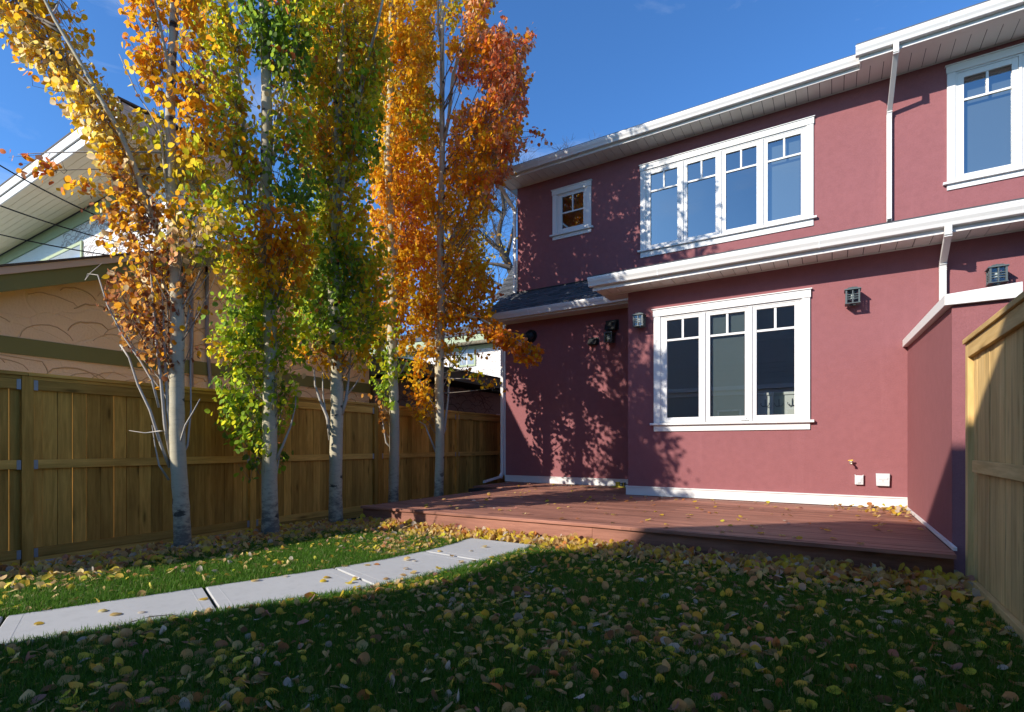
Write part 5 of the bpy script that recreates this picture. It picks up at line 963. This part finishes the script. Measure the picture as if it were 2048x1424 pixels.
def corner_tree():
    T = 25.0; b0 = at(1050, 640, T); root = thing('bare_tree', (b0.x, b0.y, 0), 'large bare tree with thick dark limbs and a few yellow leaves behind the house corner', 'tree', 'bare trees beyond the houses')
    rr = random.Random(4); mb = MB(); tips = []
    def twig(p, d, L, r, dep):
        q = [p]; dd = d.copy()
        for k in range(4): dd = (dd + Vector((rr.uniform(-1, 1), rr.uniform(-1, 1), rr.uniform(-.6, .8))) * 0.22).normalized(); q.append(q[-1] + dd * (L / 4))
        mb.tube(q, [r, r * .85, r * .7, r * .55, r * .4], 5 if dep < 2 else 3, cap=False); tips.append(q[-1])
        if dep < 4:
            for k in range(3):
                nd = (dd + Vector((rr.uniform(-1, 1), rr.uniform(-1, 1), rr.uniform(-.7, .9))) * 0.85).normalized(); twig(q[rr.choice((1, 2, 3, 4))], nd, L * rr.uniform(0.55, 0.8), max(0.006, r * 0.55), dep + 1)
    limbs = [([(1052, 900), (1050, 760), (1046, 640), (1030, 560), (1015, 524), (1003, 500), (996, 478), (1000, 450), (1008, 425), (1006, 395), (998, 360)], 0.34, 0.05), ([(1003, 500), (988, 492), (972, 478), (960, 462), (950, 450)], 0.13, 0.03), ([(1020, 535), (1000, 530), (980, 527), (962, 530), (945, 522)], 0.12, 0.03), ([(1006, 430), (992, 418), (980, 405), (972, 385), (966, 350)], 0.10, 0.025), ([(1040, 620), (1020, 580), (990, 565), (968, 548), (955, 530)], 0.12, 0.03), ([(1012, 520), (1022, 480), (1030, 440), (1036, 390)], 0.11, 0.03), ([(1046, 640), (1062, 560), (1075, 480), (1080, 400)], 0.2, 0.05)]
    for lp, r0, r1 in limbs:
        q = [at(u, v, T + 0.5 * math.sin(u * .3)) for u, v in lp]; q = [Vector((p.x, p.y, max(0, p.z))) for p in q]; n = len(q); mb.tube(q, [r0 + (r1 - r0) * (i / (n - 1)) ** 0.6 for i in range(n)], 8, cap=False)
        for i in range(2 if n < 9 else 5, n):
            d = (q[i] - q[i - 1]).normalized()
            for k in range(2): twig(q[i], (d + Vector((rr.uniform(-1, 1), rr.uniform(-1, 1), rr.uniform(-.3, 1))) * 0.8).normalized(), rr.uniform(1.0, 1.9), 0.03, 0)
    mb.build('trunk', M['old_bark'], root, smooth=True)
    rng = np.random.default_rng(3); low = np.array([t for t in tips if project(t)[1] > 470]); N_ = 420
    P = low[rng.choice(len(low), N_)] + rng.standard_normal((N_, 3)) * 0.25; D = rng.standard_normal((N_, 3)) - np.array([0, 0, .6]); X, Y, Z = frames(D, rng.standard_normal((N_, 3)))
    tag(link('crown', leaves_mesh('crown', P - np.array(OFF[root.name]), X, Y, Z, rng.uniform(.10, .17, N_), pick(rng, [(GOLD, 4), (PALE, 3), (OLIVE, 2), (RUST, 2)], N_)), root, M['leaf_attr']), kind='stuff')
corner_tree()
p2 = at(905, 700, 34.0); bare_tree(22, (p2.x, p2.y, 0), 19.0, 0.24, (0.1, 0.0, 1.0), 'thin leafless tree seen through the golden aspen crowns', 250)
p3 = at(720, 700, 38.0); bare_tree(25, (p3.x, p3.y, 0), 20.0, 0.26, (-0.05, 0.0, 1.0), 'pale bare tree far behind the brown outbuilding', 200)

# ------------------------------------------------------------------ grass
def blades(name, xs, ys, hmin, hmax, width, rng):
    n = len(xs); z0 = np.interp(xs, gx, gz)
    h = rng.uniform(hmin, hmax, n); a = rng.random(n) * 6.283; lean = rng.uniform(0.15, 0.95, n) ** 1.3; b = a + rng.normal(0, .5, n)
    wd = width * rng.uniform(0.7, 1.3, n); ex, ey = -np.sin(a), np.cos(a); lx, ly = np.cos(b), np.sin(b)
    V = np.zeros((n, 5, 3)); base = np.stack([xs, ys, z0 - 0.004], -1)
    e = np.stack([ex, ey, np.zeros(n)], -1) * wd[:, None] / 2; l = np.stack([lx, ly, np.zeros(n)], -1)
    V[:, 0] = base - e; V[:, 1] = base + e
    mid = base + l * (h * lean * 0.35)[:, None] + np.stack([0 * h, 0 * h, h * 0.6], -1); V[:, 2] = mid + e * 0.8; V[:, 3] = mid - e * 0.8
    V[:, 4] = base + l * (h * lean)[:, None] + np.stack([0 * h, 0 * h, h * (1 - 0.35 * lean)], -1)
    idx = np.array([0, 1, 2, 0, 2, 3, 3, 2, 4]); F = (idx[None] + (np.arange(n) * 5)[:, None]).ravel()
    g1, g2, g3 = np.array((0.066, 0.165, 0.016)), np.array((0.125, 0.265, 0.028)), np.array((0.36, 0.33, 0.14))
    t = rng.random((n, 1)); C = g1 * (1 - t) + g2 * t; dry = rng.random(n) < 0.06; C[dry] = g3; C *= rng.uniform(0.75, 1.2, (n, 1))
    return np_mesh(name, V.reshape(-1, 3), F, 3, np.repeat(C, 5, 0))
def in_path(x, y, m=0.0): return (x > path_l(y) - m) & (x < path_r(y) + m)
def in_view(x, y, pad=70):
    wx, wy = x, y; t = wx * DV.x + wy * DV.y; u = CXP + FPX * (wx * RV.x + wy * RV.y) / np.maximum(t, .1); v = HYP + FPX * EYE / np.maximum(t, .1)
    return (t > 1.9) & (u > -pad * 2) & (u < 2048 + pad * 2) & (v < 1424 + 150)
GR = np.random.default_rng(5); NB = 640000
gxs = GR.uniform(-6.95, 1.02, NB); gys = GR.uniform(0.2, 5.9, NB)
dist = np.hypot(gxs, gys); keepg = in_view(gxs, gys) & ~in_path(gxs, gys, -0.03 + 0.0) & (GR.random(NB) < np.clip(1.25 - dist * 0.055, 0.55, 1.0))
bed = (gxs < -6.35) & (GR.random(NB) < np.clip((-6.35 - gxs) * 1.6, 0, 0.93)); keepg &= ~bed
pilef = (gys > 5.25 + 0.1 * np.sin(gxs * 4)) & (GR.random(NB) < 0.75); keepg &= ~pilef
gxs, gys = gxs[keepg], gys[keepg]
lawn = link('lawn_grass', blades('lawn_grass', gxs, gys, 0.03, 0.085, 0.0042, GR), None, M['grass_blade'])
tag(lawn, 'short green lawn grass either side of the concrete path', 'grass', kind='stuff')
print('blades', len(gxs))

# ------------------------------------------------------------------ fallen leaves
FR = np.random.default_rng(9)
FPAL = [((0.56, 0.40, 0.16), 5, 'tan'), ((0.64, 0.42, 0.06), 4, 'yellow'), ((0.70, 0.50, 0.05), 2, 'bright yellow'), ((0.42, 0.27, 0.12), 4, 'light brown'), ((0.50, 0.20, 0.06), 1.2, 'orange'), ((0.46, 0.22, 0.17), 0.8, 'pinkish brown'), ((0.50, 0.44, 0.36), 1.3, 'pale grey'), ((0.26, 0.13, 0.06), 1.2, 'dark brown')]
def cup_leaf(k):                                                     # curled fallen leaf, several shapes
    rr = random.Random(40 + k); n = 12; ring = []; midr = []
    cx, cy, tw_ = rr.uniform(0.25, 1.1), rr.uniform(-0.25, 0.7), rr.uniform(-0.5, 0.5)
    def bend(x, y): return cx * x * x + cy * y * y + tw_ * x * y
    for i in range(n):
        a = 6.283 * i / n; r = 0.5 * (1 + (0.14 if i == 0 else 0.0) + rr.uniform(-.05, .05)); y, x = r * math.cos(a) * 1.04, r * math.sin(a)
        ring.append((x, y, bend(x, y) * 0.9 + rr.uniform(-.03, .03))); midr.append((x * .5, y * .5, bend(x * .5, y * .5) * .9))
    vs = [(0, 0, -0.015)] + midr + ring; fs = []
    for i in range(n):
        j = (i + 1) % n; fs += [(0, 1 + i, 1 + j), (1 + i, 1 + n + i, 1 + n + j), (1 + i, 1 + n + j, 1 + j)]
    m = len(vs); yb_ = -0.5; vs += [(-0.012, yb_, bend(0, yb_) * .9), (0.012, yb_, bend(0, yb_) * .9), (rr.uniform(-.25, .25), yb_ - 0.5, bend(0, yb_) * .9 + rr.uniform(0, .25))]; fs.append((m, m + 1, m + 2))
    zmin = min(v[2] for v in vs); return np.array([(x, y, z - zmin) for x, y, z in vs]), np.array(fs)
CUPS = [cup_leaf(k) for k in range(10)]
cup_me = []
for k, (vv, ff) in enumerate(CUPS):
    me = bpy.data.meshes.new('fallen_leaf'); me.from_pydata([tuple(v) for v in vv], [], [tuple(int(i) for i in f) for f in ff]); me.materials.append(M['leaf_object']); cup_me.append(me)
L = []                                                               # x, y, z, size, tilt, place
def scatter(n, fx, place):
    for _ in range(n):
        p = fx()
        if p is not None: L.append((*p, place))
CL_ = FR.uniform((-6.7, 0.8), (1.0, 5.7), (230, 2)); CW_ = FR.random(230) ** 2 + 0.1; CW_ /= CW_.sum()
def lawn_pt():
    x, y = FR.uniform(-6.7, 1.0), FR.uniform(0.6, 5.8)
    if FR.random() < 0.5:
        c_ = CL_[FR.choice(230, p=CW_)]; x, y = c_[0] + FR.normal(0, 0.16), c_[1] + FR.normal(0, 0.16)
        if not (-6.7 < x < 1.0 and 0.6 < y < 5.8): return None
    if in_path(x, y, 0.0) or not in_view(np.float64(x), np.float64(y)): return None
    if x < -4 and x > -5.4 and FR.random() < 0.75 and y < 4.2: return None
    return x, y, ground_z(x) + FR.uniform(0.012, 0.044), 0.031 + 0.042 * FR.random() ** 1.3, FR.choice((0.25, 0.5, 0.8))
scatter(8600, lawn_pt, 'lawn')
def pile_pt():
    x = FR.uniform(-6.3, 1.0); d = abs(FR.normal(0, 0.17)); y = 5.74 + (x + 6.33) * 0.034 - 0.02 - d
    if x > -4.05 and x < -3.1 and y < 5.6: return None
    return x, y, ground_z(x) + FR.uniform(0.01, 0.12 - 0.8 * min(0, ground_z(x))) * math.exp(-d * 4) + 0.01, FR.uniform(0.05, 0.085), 0.9
scatter(2600, pile_pt, 'pile')
def bed_pt():
    x, y = -6.55 + FR.normal(0, 0.38), FR.uniform(1.5, 5.75)
    if x < -7.5 or x > -5.7: return None
    return x, y, ground_z(x) + FR.uniform(0.01, 0.055), FR.uniform(0.048, 0.08), 0.7
scatter(2300, bed_pt, 'bed')
def corner_pt():
    x, y = FR.uniform(-0.6, 1.0), FR.uniform(4.9, 6.3)
    if x < 0.92 and y > 5.98: return None
    if FR.random() > 0.25 + 0.75 * (x + 0.6) / 1.6 * (y - 4.9): return None
    return x, y, FR.uniform(0.01, 0.07), FR.uniform(0.05, 0.085), 0.8
scatter(600, corner_pt, 'pile')
def path_pt():
    y = FR.uniform(1.2, 5.55); x = FR.uniform(path_l(y), path_r(y)); return x, y, 0.030, FR.uniform(0.045, 0.075), 0.12
scatter(30, path_pt, 'path')
def deck_pt():
    x, y = FR.uniform(-6.2, 0.85), FR.uniform(6.0, 11.5)
    if y > 9.7 and x > -3.5: return None
    return x, y, ZD + 0.005, FR.uniform(0.04, 0.07), 0.2
scatter(230, deck_pt, 'deck')
def deckc_pt():
    x = 0.9 - abs(FR.normal(0, 0.35)); y = 9.7 - abs(FR.normal(0, 0.55)); return x, y, ZD + FR.uniform(.005, .04), FR.uniform(0.045, 0.07), 0.5
scatter(85, deckc_pt, 'deck')
score = []
for i, (x, y, z, s, tl, pl) in enumerate(L):
    u, v, t = project((x, y, z)); score.append(s / t if (8 < u < 2040 and v < 1416) else 0)
order = sorted(range(len(L)), key=lambda i: -score[i]); near = set(order[:300])
w8 = np.array([c[1] for c in FPAL]); w8 = w8 / w8.sum(); SV, SF, SC, nv = [], [], [], 0
SEEN = {}
def where(x, y, pl):
    u, v, t = project((x, y, 0))
    if pl == 'path': return 'on the concrete path'
    if pl == 'pile': return 'in the drift along the deck'
    if pl == 'bed': return 'among the aspen trunks'
    if pl == 'deck': return 'on the red deck'
    if x < path_l(y): return 'in the strip between path and aspens'
    col = 'by the path edge' if x < path_r(y) + 0.35 else 'near the right fence' if u > 1700 else 'right of mid lawn' if u > 1280 else 'mid lawn' if u > 860 else 'left of mid lawn' if u > 440 else 'at lower left'
    return col + (', bottom edge' if v > 1345 else ', lower lawn' if v > 1270 else ', farther back')
for i, (x, y, z, s, tl, pl) in enumerate(L):
    ci = FR.choice(len(FPAL), p=w8); colr = np.minimum(np.array(FPAL[ci][0]) * FR.uniform(1.1, 1.75), 0.87)
    e = Matrix.Rotation(FR.uniform(0, 6.283), 4, 'Z') @ Matrix.Rotation(FR.normal(0, tl), 4, 'X') @ Matrix.Rotation(FR.normal(0, tl) + (math.pi if FR.random() < 0.5 else 0), 4, 'Y') @ Matrix.Diagonal((s, s, s, 1)); k = int(FR.integers(10))
    V = CUPS[k][0] @ np.array(e.to_3x3()).T; lift = -V[:, 2].min() if pl in ('path', 'deck') else -V[:, 2].min() * 0.35
    if i in near:
        o = link('fallen_leaf', cup_me[k], None); o.matrix_world = Matrix.Translation((x, y, z + lift)) @ e; o.color = (*[float(c) for c in colr], 1)
        n_ = o.matrix_world.to_3x3() @ Vector((0, 0, 1)); up_ = abs(n_.normalized().z); pose = 'flat' if up_ > 0.9 else 'tilted' if up_ > 0.6 else 'upright'
        sd = o.matrix_world.to_3x3() @ Vector((0, -1, 0)); sr, sf = sd.dot(RV), sd.dot(DV); aim = (', stem right' if sr > 0 else ', stem left') if abs(sr) > abs(sf) else (', stem away' if sf > 0 else ', stem towards camera')
        lab = ('large ' if s > 0.068 else 'small ' if s < 0.054 else '') + pose + ' ' + FPAL[ci][2] + ' fallen leaf ' + where(x, y, pl) + aim
        tag(o, lab, 'leaf', 'fallen aspen leaves')
    else:
        SV.append(V + np.array((x, y, z + lift))); SF.append(CUPS[k][1] + nv); SC.append(np.tile(colr, (len(V), 1))); nv += len(V)
me = np_mesh('leaf_litter', np.vstack(SV), np.vstack(SF).ravel(), 3, np.vstack(SC)); tag(link('leaf_litter', me, None, M['leaf_attr']), 'yellow and tan fallen leaves drifted along the deck and over the lawn', 'leaf litter', kind='stuff')
print('fallen', len(L))
st = MB(); q = [on_z(u, v, 0.036 + dz) for u, v, dz in ((223, 1249, 0), (240, 1253, .005), (265, 1243, .02), (300, 1233, .03), (345, 1229, .02), (358, 1232, 0))]; st.tube(q, [0.003, 0.004, 0.004, 0.0035, 0.003, 0.002], 5); st.tube([q[2], on_z(262, 1236, .05)], [0.003, 0.001], 4)
tag(st.build('fallen_twig', M['twig_bark'], None), 'thin curved twig lying on the concrete path', 'twig')
